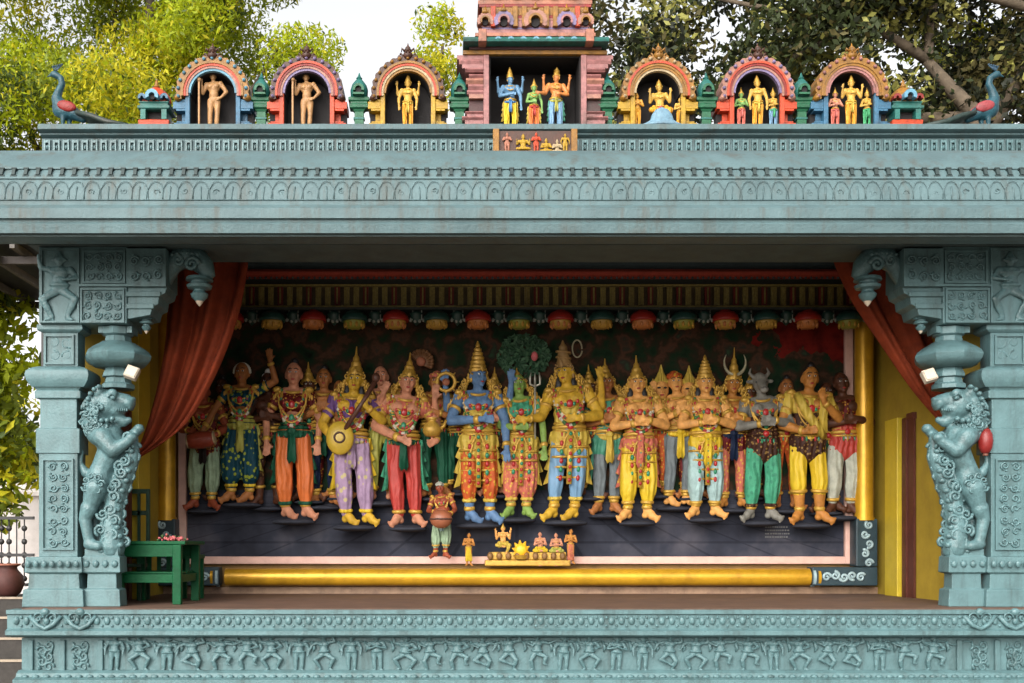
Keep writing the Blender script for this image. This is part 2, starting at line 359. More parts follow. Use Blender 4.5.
EYEW = mat('eye_white', (.75,.73,.68), .3, .05); EYEB = mat('eye_dark', (.008,.006,.006), .3, .1); LIP = mat('lip_red', (.30,.03,.025), .4, .1); HAIR = mat('hair_black', (.012,.010,.010), .5, .3)
def figure(name, label, cat, loc, H, skin, arms='down', legs='stand', fem=False, yaw=0., fat=1., bottom=None, top=None, vest=None, sash=None, belt=GOLD, crown='tall', crownm=None, extra=(), head='man', group=None, detail=2, depth=.75, hair=None, jewel=GOLD, swags=False, tails=None, shawl=None, ck=1., hemm=None, wx=.9, garland=False, locks=None, sway=None, footing=None):
    vx = .0066 if detail >= 2 else .011
    R = thing(name, label, cat, loc, group); R.scale = (H*wx, H*depth, H)
    def P(n, me, m, par=R, sm=True):
        me = me.copy(); me.materials.clear(); [me.materials.append(q) for q in (m if isinstance(m,(list,tuple)) else [m])]
        return link(n, me, par, sm)
    def Q(n, mb, m, par=R, sm=True): return mb.build(n, m, par, sm)
    body = P('body', cached(('b',arms,legs,fem,yaw,fat,extra,head,detail), lambda: remesh(body_mb(arms,legs,fem,yaw,fat,extra,head), vx, 2)), skin)
    Rz = Matrix.Rotation(yaw,3,'Z'); hc = V(0,-.005,.915)
    if detail >= 2 and head == 'bull':
        for s in (-1,1): Q('eye', MB().ell((s*.037,-.045,.925),.010,.008,.009,8,6), EYEB, body)
        Q('muzzle', MB().ell((0,-.108,.872),.030,.018,.022,12,8), mat('muzzle_dark',(.05,.045,.04),.4), body)
    if detail >= 2 and head != 'bull':
        for s in (-1,1):
            p = hc+Rz @ V(.021*s,-.054,.014); e = MB().ell(p,.0105,.006,.0055,10,7,Rz); e.cur = 1; e.ell(p+Rz @ V(0,-.004,0),.0055,.005,.0062,8,6)
            e.cur = 1; e.tube([hc+Rz @ V(s*.006,-.064,.030),hc+Rz @ V(s*.021,-.062,.036),hc+Rz @ V(s*.038,-.050,.030)],.0032,5)
            Q('eye', e, [EYEW,EYEB], body)
        Q('mouth', MB().ell(hc+Rz @ V(0,-.060,-.034),.0155,.007,.0062,10,6,Rz), LIP, body)
    if hair is not False and head != 'bull':
        hb = MB().ell(hc+Rz @ V(0,.018,.02),.058,.058,.064,14,10)
        if hair == 'long': 
            for s in (-1,0,1): hb.caps(hc+V(.045*s,.03,0),.035,V(.06*s,.04,.76),.03)
        Q('hair', hb, HAIR)
    A = ARMS[arms]; G = LEGS[legs]
    low = None
    if bottom:
        kind, bm, puff, end = bottom
        if kind == 'trousers': low = P('trousers', cached(('t',legs,puff,end,fem,detail), lambda: remesh(trousers_mb(legs,puff,end,fem), .009, 3)), bm)
        else: low = Q('skirt', skirt_mb(puff, end), bm)
        if detail >= 2 and kind == 'trousers' and end <= 1:
            for s in 'LR':
                kn, an = G[s][1], G[s][2]; Q('hem', band_on(kn, an, end-.1, end, .047 if end > .6 else .057), hemm or belt, low)
        elif detail >= 2: Q('hem', MB().ring((0,0,end+.008),puff*1.0,puff*.8,.012,30,6), hemm or belt, low)
    if top: P('blouse', cached(('bl',arms,fem), lambda: remesh(blouse_mb(arms,fem), .009, 2)), top)
    if vest: P('tunic', cached(('v',fat), lambda: remesh(vest_mb(fat), .01, 2)), vest)
    if belt and bottom:
        bb = MB().ring((0,.0,.567),.110*max(1,fat*.97) if not fem else .098,.087*max(1,fat*.97),.015,24,6)
        if detail >= 2:
            bb.ring((0,.0,.595),.105*max(1,fat*.97) if not fem else .092,.083*max(1,fat*.97),.009,24,6); bb.ring((0,.0,.54),.116,.092,.009,24,6)
            for k in range(13):
                bb.cur = k%3; bb.ell((.118*cos(pi+pi*k/12), .094*sin(pi+pi*k/12), .518),.008,.008,.018,6,5)
        bb.cur = 1 if detail >= 2 else 0; be = Q('belt', bb.ell((0,-.096,.567),.024,.016,.022), [belt,GEMR,GEMG] if detail >= 2 else belt)
        if swags:
            b = MB()
            for s in (-1,1):
                for k,(x0,x1,dr) in enumerate(((.01,.105,.075),(.01,.10,.045),(.03,.115,.12))):
                    b.tube([(s*(x0+(x1-x0)*i/8), -.10+.055*(i/8)**2+.004*k, .55-dr*4*(i/8)*(1-i/8)-.012*k) for i in range(9)], .0075, 6)
                for k in range(4): b.ring((s*.062,-.022,.44-.065*k),.07-.006*k,.065-.004*k,.008,16,5)
                for k in range(5): b.cur = 1+k%2; b.ell((s*.062,-.092+.003*k,.46-.055*k),.014,.012,.019,8,6); b.cur = 0
            b.box(-.018,.018,-.105,-.09,.20,.54)
            for k in range(8): b.cur = 1+(k+1)%2; b.ell((0,-.108,.52-.042*k),.013,.009,.013,8,6); b.cur = 0
            Q('bead_swags', b, [jewel,GEMR,GEMG], be)
    if sash:
        b = MB().tube([(.10*sin(a), -.088*cos(a), .535-.018*cos(a)) for a in [i*2*pi/16 for i in range(17)]], .021, 8)
        sa = Q('sash', b, sash)
        b = MB().prism([(-.024,.535),(.024,.535),(.034,.36),(.02,.33),(.0,.345),(-.02,.33),(-.034,.36)],-.115,-.092)
        Q('sash_knot', b.ell((0,-.105,.54),.034,.022,.024), sash, sa)
    if tails:
        b = MB()
        for s in (-1,1):
            o = [(s*.095,.55),(s*.135,.54),(s*.155,.47),(s*.135,.46),(s*.165,.40),(s*.14,.385),(s*.175,.30),(s*.145,.29),(s*.175,.20),(s*.13,.215),(s*.115,.32)]
            b = MB().prism(o,-.02,.02); Q('sash_tail', b, tails)
    if garland:
        b = MB(); rg = random.Random(len(label)); f_ = -.108 if fem else -.098
        for row in range(2):
            for i in range(30):
                t = i/29; a = pi+pi*t; rr_ = .092+.012*row
                b.cur = rg.choice((0,0,1,2)) if row == 0 else (i//2)%3
                b.ell((rr_*cos(a)*(1 if not fem else .9), f_*(.42+.62*sin(pi*t)), .81-(.20+.035*row)*sin(pi*t)**.8), rg.uniform(.011,.016), None, rg.uniform(.009,.014), 6, 5)
        Q('garland', b, [mat('flower_red',(.34,.025,.03),.6,.3),mat('flower_white',(.50,.46,.36),.6,.2),mat('flower_green',(.05,.14,.04),.6,.3)])
    if locks:
        rg = random.Random(len(label)+3)
        for s in (-1,1):
            b = MB()
            for i in range(9): b.ell((s*(.062+.006*i+rg.uniform(-.006,.006)), .012, .93-.018*i), .016+.002*rg.random(), .018, .016, 7, 5)
            b.scroll(s*.125,-.01,.845,.026,1.4,pi/2,s,.008,12); b.scroll(s*.105,.0,.885,.02,1.4,pi/2,s,.007,12)
            for k in range(4): b.tube([(s*(.12+.015*k),0,.80-.02*k),(s*(.155+.02*k),0,.815-.025*k),(s*(.165+.018*k),-.01,.785-.03*k)],[.012,.012,.004],6)
            Q('side_lock', b, [locks])
    if shawl: Q('shawl', MB().tube([(-.10,-.055,.80),(-.07,-.095,.74),(-.02,-.112,.66),(.05,-.105,.58),(.10,-.06,.53)],[.03,.034,.034,.032,.028],8).tube([(.10,-.03,.81),(.09,-.085,.75),(.085,-.09,.66),(.10,-.075,.56)],[.03,.034,.032,.026],8), shawl)
    if crown and crown != 'none':
        c = Q('headdress' if crown in ('turban','flowers') else 'crown', crown_mb(crown, yaw), crownm or jewel, sm=35)
        if ck != 1:
            for v in c.data.vertices: v.co.z = .94+(v.co.z-.94)*ck
    if jewel and detail >= 1:
        b = MB().ring((0,-.004,.815),.062,.058,.010,20,6,tilt=.022)
        f = -.094 if not fem else -.108
        b.tube([(.088*cos(pi+pi*i/14), f*(.5+.5*sin(pi*i/14)), .80-.085*sin(pi*i/14)) for i in range(15)],.009,6)
        if detail >= 2:
            for q in range(2): b.tube([((.075+.03*q)*cos(pi+pi*i/18), f*(.47+.53*sin(pi*i/18))-.003, .80-(.115+.09*q)*sin(pi*i/18)) for i in range(19)],.0055,6)
            for s in (-1,1):
                b.ell((s*(.135 if not fem else .115),-.03,.815),.034,.03,.022,10,6)
                for k in range(4): b.ell((s*(.115+.014*k)-(s*.02 if fem else 0),-.055+.006*k,.80-.012*k),.010,.01,.02,6,5)
            b.tube([(.10*cos(pi+pi*i/18), f*(.45+.55*sin(pi*i/18)), .80-.17*sin(pi*i/18)) for i in range(19)],.008,6)
            b.cur = 1; b.ell((0,f-.006,.712),.024,.012,.026); b.cur = 2; b.ell((0,f-.006,.625),.020,.014,.024)
            for k in range(9):
                b.cur = 1+k%2; b.ell((.088*cos(pi+pi*(k+.5)/9), f*(.5+.5*sin(pi*(k+.5)/9))-.006, .788-.085*sin(pi*(k+.5)/9)),.012,.008,.014,8,6)
        Q('necklace', b, [jewel,GEMR,GEMG] if detail >= 2 else jewel)
    if jewel and detail >= 2:
        for s in 'LR':
            S, e, w = sh(s,fem), A[s][0], A[s][1]; k = .85 if fem else 1
            Q('armlet', band_on(S,e,.42,.56,.043*k), jewel); Q('bracelet', band_on(e,w,.78,.93,.027), jewel); Q('anklet', band_on(G[s][1],G[s][2],.84,.96,.037), jewel)
    if footing: Q('footing', MB().ell((0,-.0,-.046),.165 if 'turn' in legs else .145,.13,.022,20,8), footing)
    if sway is None: sway = random.Random(name+label).uniform(-.034,.034) if detail >= 2 else random.Random(label).uniform(-.02,.02)
    tl = sway*1.6
    for o in R.children_recursive:
        n = len(o.data.vertices); a = np.empty(n*3, np.float32); o.data.vertices.foreach_get('co', a); a = a.reshape(-1,3)
        z = a[:,2].copy(); up = np.clip((z-.50)/.25,0,1)*np.clip((.97-z)/.15,.3,1)
        a[:,2] += tl*a[:,0]*up*2.2; a[:,0] += sway*np.sin(pi*np.clip(z,0,1)) - .35*sway*np.clip((z-.8)/.2,0,2)
        o.data.vertices.foreach_set('co', a.ravel()); o.data.update()
    return R
RC = {}
def fig_relief(i):
    combos = [('d1','plie'),('down','straight'),('d2','kick'),('d3','kick2'),('praying','straight'),('d1','kick2'),('d2','plie'),('d3','kick')]
    a, l = combos[i % len(combos)]
    if i not in RC:
        b = body_mb(a, l, False, 0, 1.05, hands=False)
        b.lathe([(.06,.03),(.062,.05),(.045,.07),(.045,.09),(.02,.13),(.004,.16)],(0,-.003,.915),10); b.ring((0,0,.55),.11,.09,.025,16,6); b.ring((0,-.01,.80),.07,.06,.018,14,6)
        for s in (-1,1): b.ell((.07*s,-.01,.93),.03,.03,.03)
        RC[i] = remesh(b, .016, 1)
    m = RC[i].copy(); m.materials.clear(); m.materials.append(TEALC); return m
# ================================================================ SETTING
XC = X(535, 14)
fx = lambda px: X(px, 14)
fz = lambda py: Z(py, 14)
FL = fz(607)                                   # stage floor height
asph = mat('paving', (.16,.13,.105), .85, .3, 2, .4, 15, dirt=.5)
tag(MB().box(-400,400,-60,900,-.3,0).build('ground', asph), kind='structure')

# stone steps beside the platform (left edge)
stepm = mat('step_stone', (.035,.03,.026), .8, .3, 5, .3, 25); nose = mat('step_nosing', (.30,.24,.18), .7, .3, 6, .2)
st = tag(bpy.data.objects.new('steps', None), kind='structure'); COL.objects.link(st)
for i in range(4):
    d0 = 14.6+.42*i; zt = .34+.27*i
    MB().box(-11,-5.75,d0,d0+.42 if i < 3 else 17.6,0 if i == 0 else zt-.27,zt).build('step', stepm, st)
    MB().box(-11,-5.75,d0-.02,d0+.07,zt,zt+.03).build('nosing', nose, st)

# ================================================================ STAGE PLATFORM
PL = thing('stage_platform', 'long teal carved stage plinth with a frieze of small dancers', 'platform', (0,0,0))
xl, xr = X(6,13.5), 2*XC-X(6,13.5)
fxl, fxr = X(21,13.72), 2*XC-X(21,13.72)
zz = lambda py, d=13.5: Z(py, d)
MB().box(fxl+.02, fxr-.02, 13.78, 18.6, 0, FL-.012).build('core', TEAL, PL)
floorm = mat('stage_floor', (.11,.062,.042), .65, .3, 3, .25, 12, dirt=.5, dirtcol=(.06,.045,.035))
MB().box(fxl+.05, fxr-.05, 13.62, 18.0, FL-.012, FL).build('floor_slab', floorm, PL)
cp = [(13.80,zz(610)),(13.50,zz(610)),(13.50,zz(614)),(13.535,zz(615)),(13.535,zz(628.5)),(13.515,zz(629.5)),(13.47,zz(631)),(13.47,zz(635)),(13.54,zz(637)),(13.66,zz(638.5)),(13.80,zz(638.5))]
MB().ex(cp, xl, xr).build('cornice', TEAL, PL)
b = MB(); x = xl+.12; k = 0
while x < xr-.1:                                # bead-and-petal row on the cornice
    b.ell((x,13.53,zz(621)), .042, .03, .055, 8, 6); b.ell((x+.065,13.53,zz(626)), .02, .02, .02, 6, 4)
    b.ell((x+.065,13.53,zz(617.5)), .022,.02,.022,6,4); x += .13
b.build('bead_row', TEALC, PL, True)
for cx in (45, 80, 2*535-80-10, 2*535-45-10):    # rosettes on the cornice over the pilasters
    bb = MB(); X0 = X(cx,13.5); bb.tube([(X0-.2,13.52,zz(616)),(X0-.1,13.5,zz(625)),(X0,13.49,zz(629)),(X0+.1,13.5,zz(625)),(X0+.2,13.52,zz(616))], .03, 6)
    bb.scroll(X0-.09,13.5,zz(618),.075,1.3,0,1); bb.scroll(X0+.09,13.5,zz(618),.075,1.3,pi,-1); bb.ell((X0,13.5,zz(612)),.06,.04,.05)
    bb.build('rosette', TEALC, PL, True)
MB().box(fxl, fxr, 13.745, 13.80, zz(674,13.74), zz(638,13.74)).build('frieze', TEAL, PL)
MB().ex([(13.78,zz(672)),(13.68,zz(672)),(13.62,zz(674.5)),(13.60,zz(678)),(13.5,zz(680)),(13.5,zz(687)),(13.44,zz(689)),(13.44,0),(13.78,0)], fxl-.02, fxr+.02).build('base_moulding', TEAL, PL)
b = MB(); x = fxl+.1
while x < fxr: b.ell((x,13.59,zz(676.5,13.6)),.05,.03,.028,8,5); x += .14
b.build('petal_row', TEALC, PL, True)
b = MB(); x = X(104,13.74)
for i in range(33):                              # swags hung between the dancers
    a0 = X(101+26.4*i,13.74); a1 = X(101+26.4*(i+1),13.74)
    b.tube([(a0,13.735,zz(642,13.74)),((a0*3+a1)/4,13.73,zz(645,13.74)),((a0+a1)/2,13.73,zz(644,13.74)),((a0+3*a1)/4,13.73,zz(641,13.74)),(a1,13.735,zz(642,13.74))],.014,6)
    b.tube([(a0,13.735,zz(641,13.74)),(a0+.03,13.725,zz(648,13.74)),(a0+.012,13.735,zz(652,13.74))],[.02,.026,.006],6)
b.build('swag_border', TEALC, PL, True)
for cx in (30, 100, 62, 2*535-30-10, 2*535-100-10, 2*535-62-10):
    MB().box(X(cx,13.7)-.035,X(cx,13.7)+.035,13.70,13.75,zz(672,13.7),zz(640,13.7)).build('pilaster', TEAL, PL, bevel=.01)
for cx in (45, 80, 2*535-80-10, 2*535-45-10):
    bb = MB(); X0 = X(cx,13.72)
    for k in range(5):
        zc = zz(667-5.4*k,13.72); bb.scroll(X0+.045*(-1)**k,13.735,zc,.07,1.3,k,(-1)**k,.018); bb.tube([(X0-.07*(-1)**k,13.74,zc-.03),(X0-.1*(-1)**k,13.73,zc+.04)],[.028,.008],6)
    bb.build('floral_relief', TEALC, PL, True)

# ================================================================ CARVED PILLARS
def panel_frame(b, x0, x1, y, z0, z1, w=.025, t=.03):
    b.box(x0,x1,y-t,y+.02,z0,z0+w); b.box(x0,x1,y-t,y+.02,z1-w,z1); b.box(x0,x0+w,y-t,y+.02,z0+w,z1-w); b.box(x1-w,x1,y-t,y+.02,z0+w,z1-w)
def carve(b, x0, x1, y, z0, z1, n, m, seed=1, r=None):
    rr = random.Random(seed); dx = (x1-x0)/n; dz = (z1-z0)/m
    for i in range(n):
        for j in range(m):
            cx = x0+dx*(i+.5); cz = z0+dz*(j+.5); R = min(dx,dz)*.43
            b.scroll(cx+rr.uniform(-.1,.1)*dx, y, cz+rr.uniform(-.1,.1)*dz, R, rr.uniform(1.1,1.7), rr.uniform(0,6.28), rr.choice((-1,1)), R*.24, 14)
            a = rr.uniform(0,6.28); b.ell((cx+cos(a)*R*1.05,y,cz+sin(a)*R*1.05), R*.34, R*.3, R*.2, 8, 5)
def lion_blob():
    b = MB(); D = 14.22
    def e(px,py,r,ry=None,rz=None,dy=0): b.ell((fx(px),D+dy,fz(py)), r/75, (ry or r)/75, (rz or r)/75, 14, 10)
    def c(p,r0,q,r1,d0=0,d1=0): b.caps((fx(p[0]),D+d0,fz(p[1])), r0/75, (fx(q[0]),D+d1,fz(q[1])), r1/75, 12)
    e(103,402,16,15,15.5); e(110,408,11,12,9); c((110,398),9.5,(121,400),8.5); e(124,401,6.5,9,6.5); e(128,397,3.2,5,2.6)   # skull, cheek, muzzle, nose
    c((108,414),8,(118,420),5.5); c((118,420),5.5,(124,418),3.5); e(126,406,2.2,7,3)                            # lower jaw, upper lip
    for dy in (-.13,.13): e(110,392,5.5,4,4.5,dy); e(96,391,5.5,5,7,dy)
    e(92,403,12,15,14); e(89,417,13,15,15); e(95,430,15,15,15); e(106,432,11,12,11)                               # mane collar
    c((98,430),15,(108,445),14); c((108,445),14,(97,468),11.5); c((97,466),11.5,(93,485),14.5)                  # chest, belly, haunch
    c((100,436),11,(112,450),7.5,-.12,-.18); c((112,450),7.5,(128,440),5,-.18,-.16); e(130,437,6,6,5,-.16)      # near foreleg
    c((104,430),10,(116,440),7,.12,.14); c((116,440),7,(130,428),5,.14,.1); e(132,426,5.5,6,5,.1)
    for dy, ox in ((-.1,0),(.12,3)):
        c((93+ox,487),12.5,(87+ox,507),7.5,dy,dy); c((86+ox,508),9,(82+ox,518),6.5,dy,dy); c((82+ox,518),6.5,(86+ox,540),5.5,dy,dy); c((86+ox,544),6,(96+ox,546),5,dy,dy-.03)
    c((80,472),5,(74,462),3); c((74,462),3,(76,450),2.2)
    for p,q,r0,r1 in (((128,436),(126,455),5,9),((126,455),(118,478),9,10),((118,478),(110,500),10,10),((110,500),(106,522),10,12),((106,522),(107,548),12,13)): c(p,r0,q,r1,.02,.02)
    return b
LION = remesh(lion_blob(), .017, 2)
def lion_detail():
    b = MB(); D = 14.0
    rr = random.Random(5)
    for k in range(70):                       # curls of the mane
        a = rr.uniform(0,6.28); q = sqrt(rr.random()); cx = 94+16*q*cos(a); cy = 416+22*q*sin(a)
        if cx > 99 and cy < 421: continue
        y = D+.215-.215*sqrt(max(0,1-q*q*.95))
        b.scroll(fx(cx), y, fz(cy), .05, 1.2, a, rr.choice((-1,1)), .02, 10)
    for k in range(11): a = 1.9+k*.33; b.ell((fx(104+17*cos(a)), D+.03, fz(403-17.5*sin(a))), .035,.05,.035,8,6)
    for k,(cx,cy) in enumerate(((125,447),(122,460),(119,472),(114,484),(111,496),(107,509),(105,523),(110,535),(103,541),(126,436),(117,466),(109,488),(100,514),(98,530),(112,520))):
        b.scroll(fx(cx), D+.10, fz(cy), .085, 1.5, k*1.3, (-1)**k, .024, 14)
    for k in range(7): b.scroll(fx(93+8*cos(k*.9)), D+.0, fz(484+8*sin(k*.9)), .06, 1.3, k, 1, .017, 10)
    b.scroll(fx(93), D-.01, fz(484), .06,1.5,0,1,.02)
    for k,(cx,cy) in enumerate(((131,446),(130,456),(128,466),(126,476),(122,486),(119,496),(117,505),(116,514),(117,523),(119,532),(120,541),(112,546),(101,547))):
        b.scroll(fx(cx), D+.22, fz(cy), .068, 1.4, k*1.1, (-1)**k, .026, 12); b.ell((fx(cx-3),D+.14,fz(cy+4)),.05,.05,.04,8,5)
    for k in range(7): b.ell((fx(125-2.1*k), D+.085, fz(409)), .013,.02,.026,6,4)   # teeth
    return b
def lion_eye():
    return MB().ell((fx(112), 14.045, fz(397)), .042,.04,.036,10,8).tube([(fx(107.5),14.03,fz(397)),(fx(112),13.99,fz(393)),(fx(116.5),14.03,fz(397))],.013,6)
def pillar(mir, word, label):
    s = (lambda p: p) if mir is None else (lambda p: (2*mir-p[0],p[1],p[2]))
    P = thing('carved_pillar', label, 'pillar', (0,0,0), 'pair of carved lion pillars')
    B = lambda n, mb, m=TEAL, sm=False, bv=0, par=None: mb.build(n, m, par or P, sm, mir, bv)
    def prof(pts): return [(fz(y), h/75) for y,h in pts]
    pb = [(607,31),(590,30),(588.5,26),(574,25),(572.5,29),(557,28)]
    B('pedestal', MB().stack(prof(pb), fx(52), 14.27), bv=.008)
    B('pedestal', MB().stack(prof([(607,19.5),(590,18.5),(588.5,15),(574,14.5),(572.5,19.5),(557,18.8),(555.5,17),(549,17)]), fx(98.5), 14.25), bv=.008)
    B('shaft', MB().stack(prof([(557,19.5),(452.5,19.5)]), fx(55), 14.27), bv=.006)
    B('shaft_band', MB().stack(prof([(452.5,22),(428,22),(427,18.5),(398,18.5),(397,23),(390,23),(389,21),(386,24)]), fx(55), 14.27), bv=.006)
    B('cushion', MB().stack(prof([(386,26),(383,28.5),(379,31),(374,32),(370,31),(366.5,26),(365,21)]), fx(56), 14.27), sm=35)
    B('upper_shaft', MB().stack(prof([(365,17.5),(331,17.5),(330,20),(328,23),(323,23)]), fx(57), 14.27), bv=.006)
    B('corbel_block', MB().box(fx(38),fx(126),14.03,14.75,fz(323),fz(246)), bv=.008)
    b = MB(); panel_frame(b, fx(40),fx(79),14.03,fz(322.5),fz(248)); panel_frame(b, fx(82),fx(125),14.03,fz(283),fz(250)); panel_frame(b, fx(80),fx(124),14.03,fz(322.5),fz(288))
    b.box(fx(79),fx(166),13.985,14.05,fz(286.5),fz(284)); panel_frame(b, fx(41),fx(71),14.13,fz(363),fz(333)); panel_frame(b, fx(39),fx(71),14.11,fz(550),fz(458))
    B('panel_frame', b)
    b = MB(); carve(b, fx(84),fx(123),14.02,fz(281),fz(252),4,3,2); carve(b, fx(82),fx(122),14.02,fz(320.5),fz(290),4,3,3)
    carve(b, fx(129),fx(164),13.98,fz(283),fz(253),3,2,4); carve(b, fx(44),fx(69),14.14,fz(361),fz(335),2,2,6); carve(b, fx(45),fx(66),14.105,fz(548),fz(460),2,8,7)
    for k in range(7): b.ell((fx(28+8*k), 13.99, fz(564)), .04,.02,.05,8,6)
    for k in range(4): b.ell((fx(84+9.5*k), 14.09, fz(564)), .045,.03,.05,8,6)
    B('scroll_relief', b, TEALC, True)
    dn = link('dancer_relief', fig_relief(0), P, True)       # guardian figure on the corbel
    dn.data = dn.data.copy(); H = 66/75
    for v in dn.data.vertices: q = s((fx(59)+v.co.x*H*1.25, 14.02+v.co.y*H*.6, fz(321)+v.co.z*H)); v.co = q
    if mir is not None: dn.data.flip_normals()
    dn.data.materials.clear(); dn.data.materials.append(TEALC)
    br = B('bracket', MB().box(fx(126),fx(166),14.0,14.6,fz(285),fz(248)), bv=.01)
    b = MB().prism([(fx(126),fz(318)),(fx(149),fz(314)),(fx(151),fz(306)),(fx(157),fz(303)),(fx(158),fz(295)),(fx(164),fz(292)),(fx(166),fz(285)),(fx(126),fz(285))],14.06,14.55)
    b.box(fx(125),fx(160),14.02,14.06,fz(296),fz(291)).box(fx(125),fx(153),14.03,14.06,fz(308),fz(303))
    B('bracket_step', b, bv=.008, par=br)
    b = MB(); pts = [(160,279),(166,262),(174,254),(184,252),(194,255),(200,262),(203,270),(199,276)]
    b.tube([(fx(p),14.25,fz(q)) for p,q in pts],[.08,.13,.15,.16,.155,.14,.11,.06],12)
    b.scroll(fx(190),14.1,fz(262),.1,1.6,0,1,.035); b.scroll(fx(176),14.12,fz(258),.08,1.4,2,-1,.03)
    for k in range(6): b.ell((fx(170+5*k),14.13,fz(250.5+.25*(k-2.5)**2)),.03,.05,.03,8,6)
    b.tube([(fx(203),14.25,fz(266)),(fx(208),14.25,fz(262)),(fx(209),14.25,fz(268))],[.06,.05,.02],8)
    B('curled_end', b, TEALC, True, par=br)
    def drop(cx, y0, k, nm):
        c = (fx(cx),14.25,0); q = lambda r,y: (r/75*k, fz(y0+y*k))
        b = MB().lathe([q(.5,29),q(3,26),q(4,24)],c,12); b.cur = 0
        d = B(nm, MB().lathe([q(4,24),q(8,20),q(9,17),q(6,14),q(6,12.5),q(12,11),q(13,8),q(9,6),q(9,4),q(14,3),q(13,0)],c,14), TEALC, 35, par=br)
        B('bud_tip', b, mat('bud_cream',(.55,.45,.34)), 35, par=d)
    drop(195, 273, 1.0, 'lotus_drop'); drop(141, 314, .55, 'lotus_drop')
    cc = [(324,16),(331,16),(333,13),(338,14),(339,17),(341,20),(345,27),(349,32),(353,34),(357,33),(361,29),(364,23),(365,13),(371,16),(374,16),(375,13),(380,14),(382,17),(386,17)]
    B('lion_capital', MB().lathe([(h/75,fz(y)) for y,h in reversed(cc)],(fx(111),14.3,0),8).stack(prof([(323.5,17),(330,17)]),fx(111),14.3), sm=30)
    me = LION.copy()
    if mir is not None:
        for v in me.vertices: v.co.x = 2*mir-v.co.x
        me.flip_normals()
    me.materials.append(TEALC); lo = link('rearing_lion', me, P, True)
    B('mane_carving', lion_detail(), TEALC, True, par=lo); B('eye', lion_eye(), TEALC, True, par=lo)
    return P

# ================================================================ EAVE AND ROOF
exl, exr = -5.86, 2*XC+5.86
EV = thing('roof_eave', 'long curved teal stone eave with a row of dentils over the stage', 'roof', (0,0,0))
def eave_pt(t): return (12.70+1.3*(1-cos(t)), 6.09+1.02*sin(t))
ep = [(13.2,Z(237,12.9)),(12.74,Z(235,12.72)),(12.62,Z(233,12.62)),(12.60,Z(224,12.60)),(12.63,Z(222,12.63)),(12.63,Z(219.5,12.63)),(12.585,Z(218,12.585)),(12.585,Z(208,12.585)),(12.62,Z(206.5,12.62)),(12.69,6.07)]
ep += [eave_pt(radians(a)) for a in (0,2)]+[(eave_pt(radians(2.4))[0]-.015,eave_pt(radians(2.4))[1])]
ep += [eave_pt(radians(a)) for a in (3,6,9,12,15,18)]+[(eave_pt(radians(18.4))[0]-.02,eave_pt(radians(18.4))[1]),(eave_pt(radians(20))[0]-.022,eave_pt(radians(20))[1]+.0)]
ep += [eave_pt(radians(a)) for a in (20.4,24,27)]+[(eave_pt(radians(27.3))[0]-.02,eave_pt(radians(27.3))[1]),(eave_pt(radians(28.6))[0]-.02,eave_pt(radians(28.6))[1]+.008)]
ep += [eave_pt(radians(a)) for a in range(29,90,5)]+[(14.1,7.11),(14.3,7.11),(14.3,6.2)]
MB().ex(ep, exl, exr).build('curved_eave', TEALR, EV, smooth=25)
b = MB(); x = exl+.1; k = 0
while x < exr-.05:                              # dentils along the curve
    y, z = eave_pt(radians(23.6)); M = Matrix.Rotation(radians(-22),3,'X')
    b.obox((x,y,z), .02, .03, .045, M); b.obox((x,y-.008,z-.05), .036, .028, .013, M); b.obox((x,y+.012,z+.05), .03, .028, .011, M); x += .148
b.build('dentil_row', mat('dentil_dark',(.022,.038,.038),.6,.2), EV)  # dentils coloured darker than the eave around them
b = MB(); x = exl+.2; k = 0; jit = random.Random(9)
while x < exr-.2:                               # shallow leaf carving under the dentils
    y, z = eave_pt(radians(10)); b.tube([(x-.085,y-.018,z-.12),(x-.095,y-.01,z+.0),(x-.05,y+.008,z+.09),(x,y+.012,z+.11),(x+.05,y+.008,z+.09),(x+.095,y-.01,z+.0),(x+.085,y-.018,z-.12)],.0055,5)
    if k%2: b.scroll(x+jit.uniform(-.02,.02),y-.006,z-.03+jit.uniform(-.02,.02),.045,1.2,k*1.7,1,.009,9)
    else: b.tube([(x+jit.uniform(-.015,.015),y-.014,z-.13),(x,y-.003,z+.04)],[.010,.007],5)
    x += .19+jit.uniform(-.012,.012); k += 1
b.build('leaf_carving', TEALR, EV, True)
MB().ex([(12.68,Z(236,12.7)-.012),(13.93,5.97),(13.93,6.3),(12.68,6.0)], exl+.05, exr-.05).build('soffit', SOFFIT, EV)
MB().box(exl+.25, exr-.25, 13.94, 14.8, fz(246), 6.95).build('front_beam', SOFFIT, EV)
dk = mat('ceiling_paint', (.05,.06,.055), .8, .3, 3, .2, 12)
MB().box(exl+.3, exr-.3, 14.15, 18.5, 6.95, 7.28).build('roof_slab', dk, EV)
PR = thing('roof_parapet', 'teal roof parapet with a fretted band carrying the painted niches', 'parapet', (0,0,0))
pxl, pxr = X(40,14.2), 2*XC-X(40,14.2)
RZ = 7.64                                        # parapet top
ppf = [(14.95,7.05),(14.3,7.05),(14.3,7.16),(14.27,7.17),(14.27,7.49),(14.22,7.505),(14.2,7.515),(14.2,7.535),(14.15,7.545),(14.12,7.56),(14.12,7.625),(14.15,RZ),(14.95,RZ)]
MB().ex(ppf, pxl, pxr).build('coping', TEALR, PR, smooth=25)
b = MB(); x = pxl+.08
while x < pxr-.05:
    b.box(x-.042,x-.022,14.235,14.275,7.31,7.46); b.box(x+.022,x+.042,14.235,14.275,7.31,7.46); b.box(x-.021,x+.021,14.235,14.275,7.42,7.455); b.ell((x,14.25,7.36),.017,.02,.03,6,4); b.box(x-.064,x+.064,14.24,14.275,7.27,7.295); x += .128
b.build('fret_band', TEALC, PR)

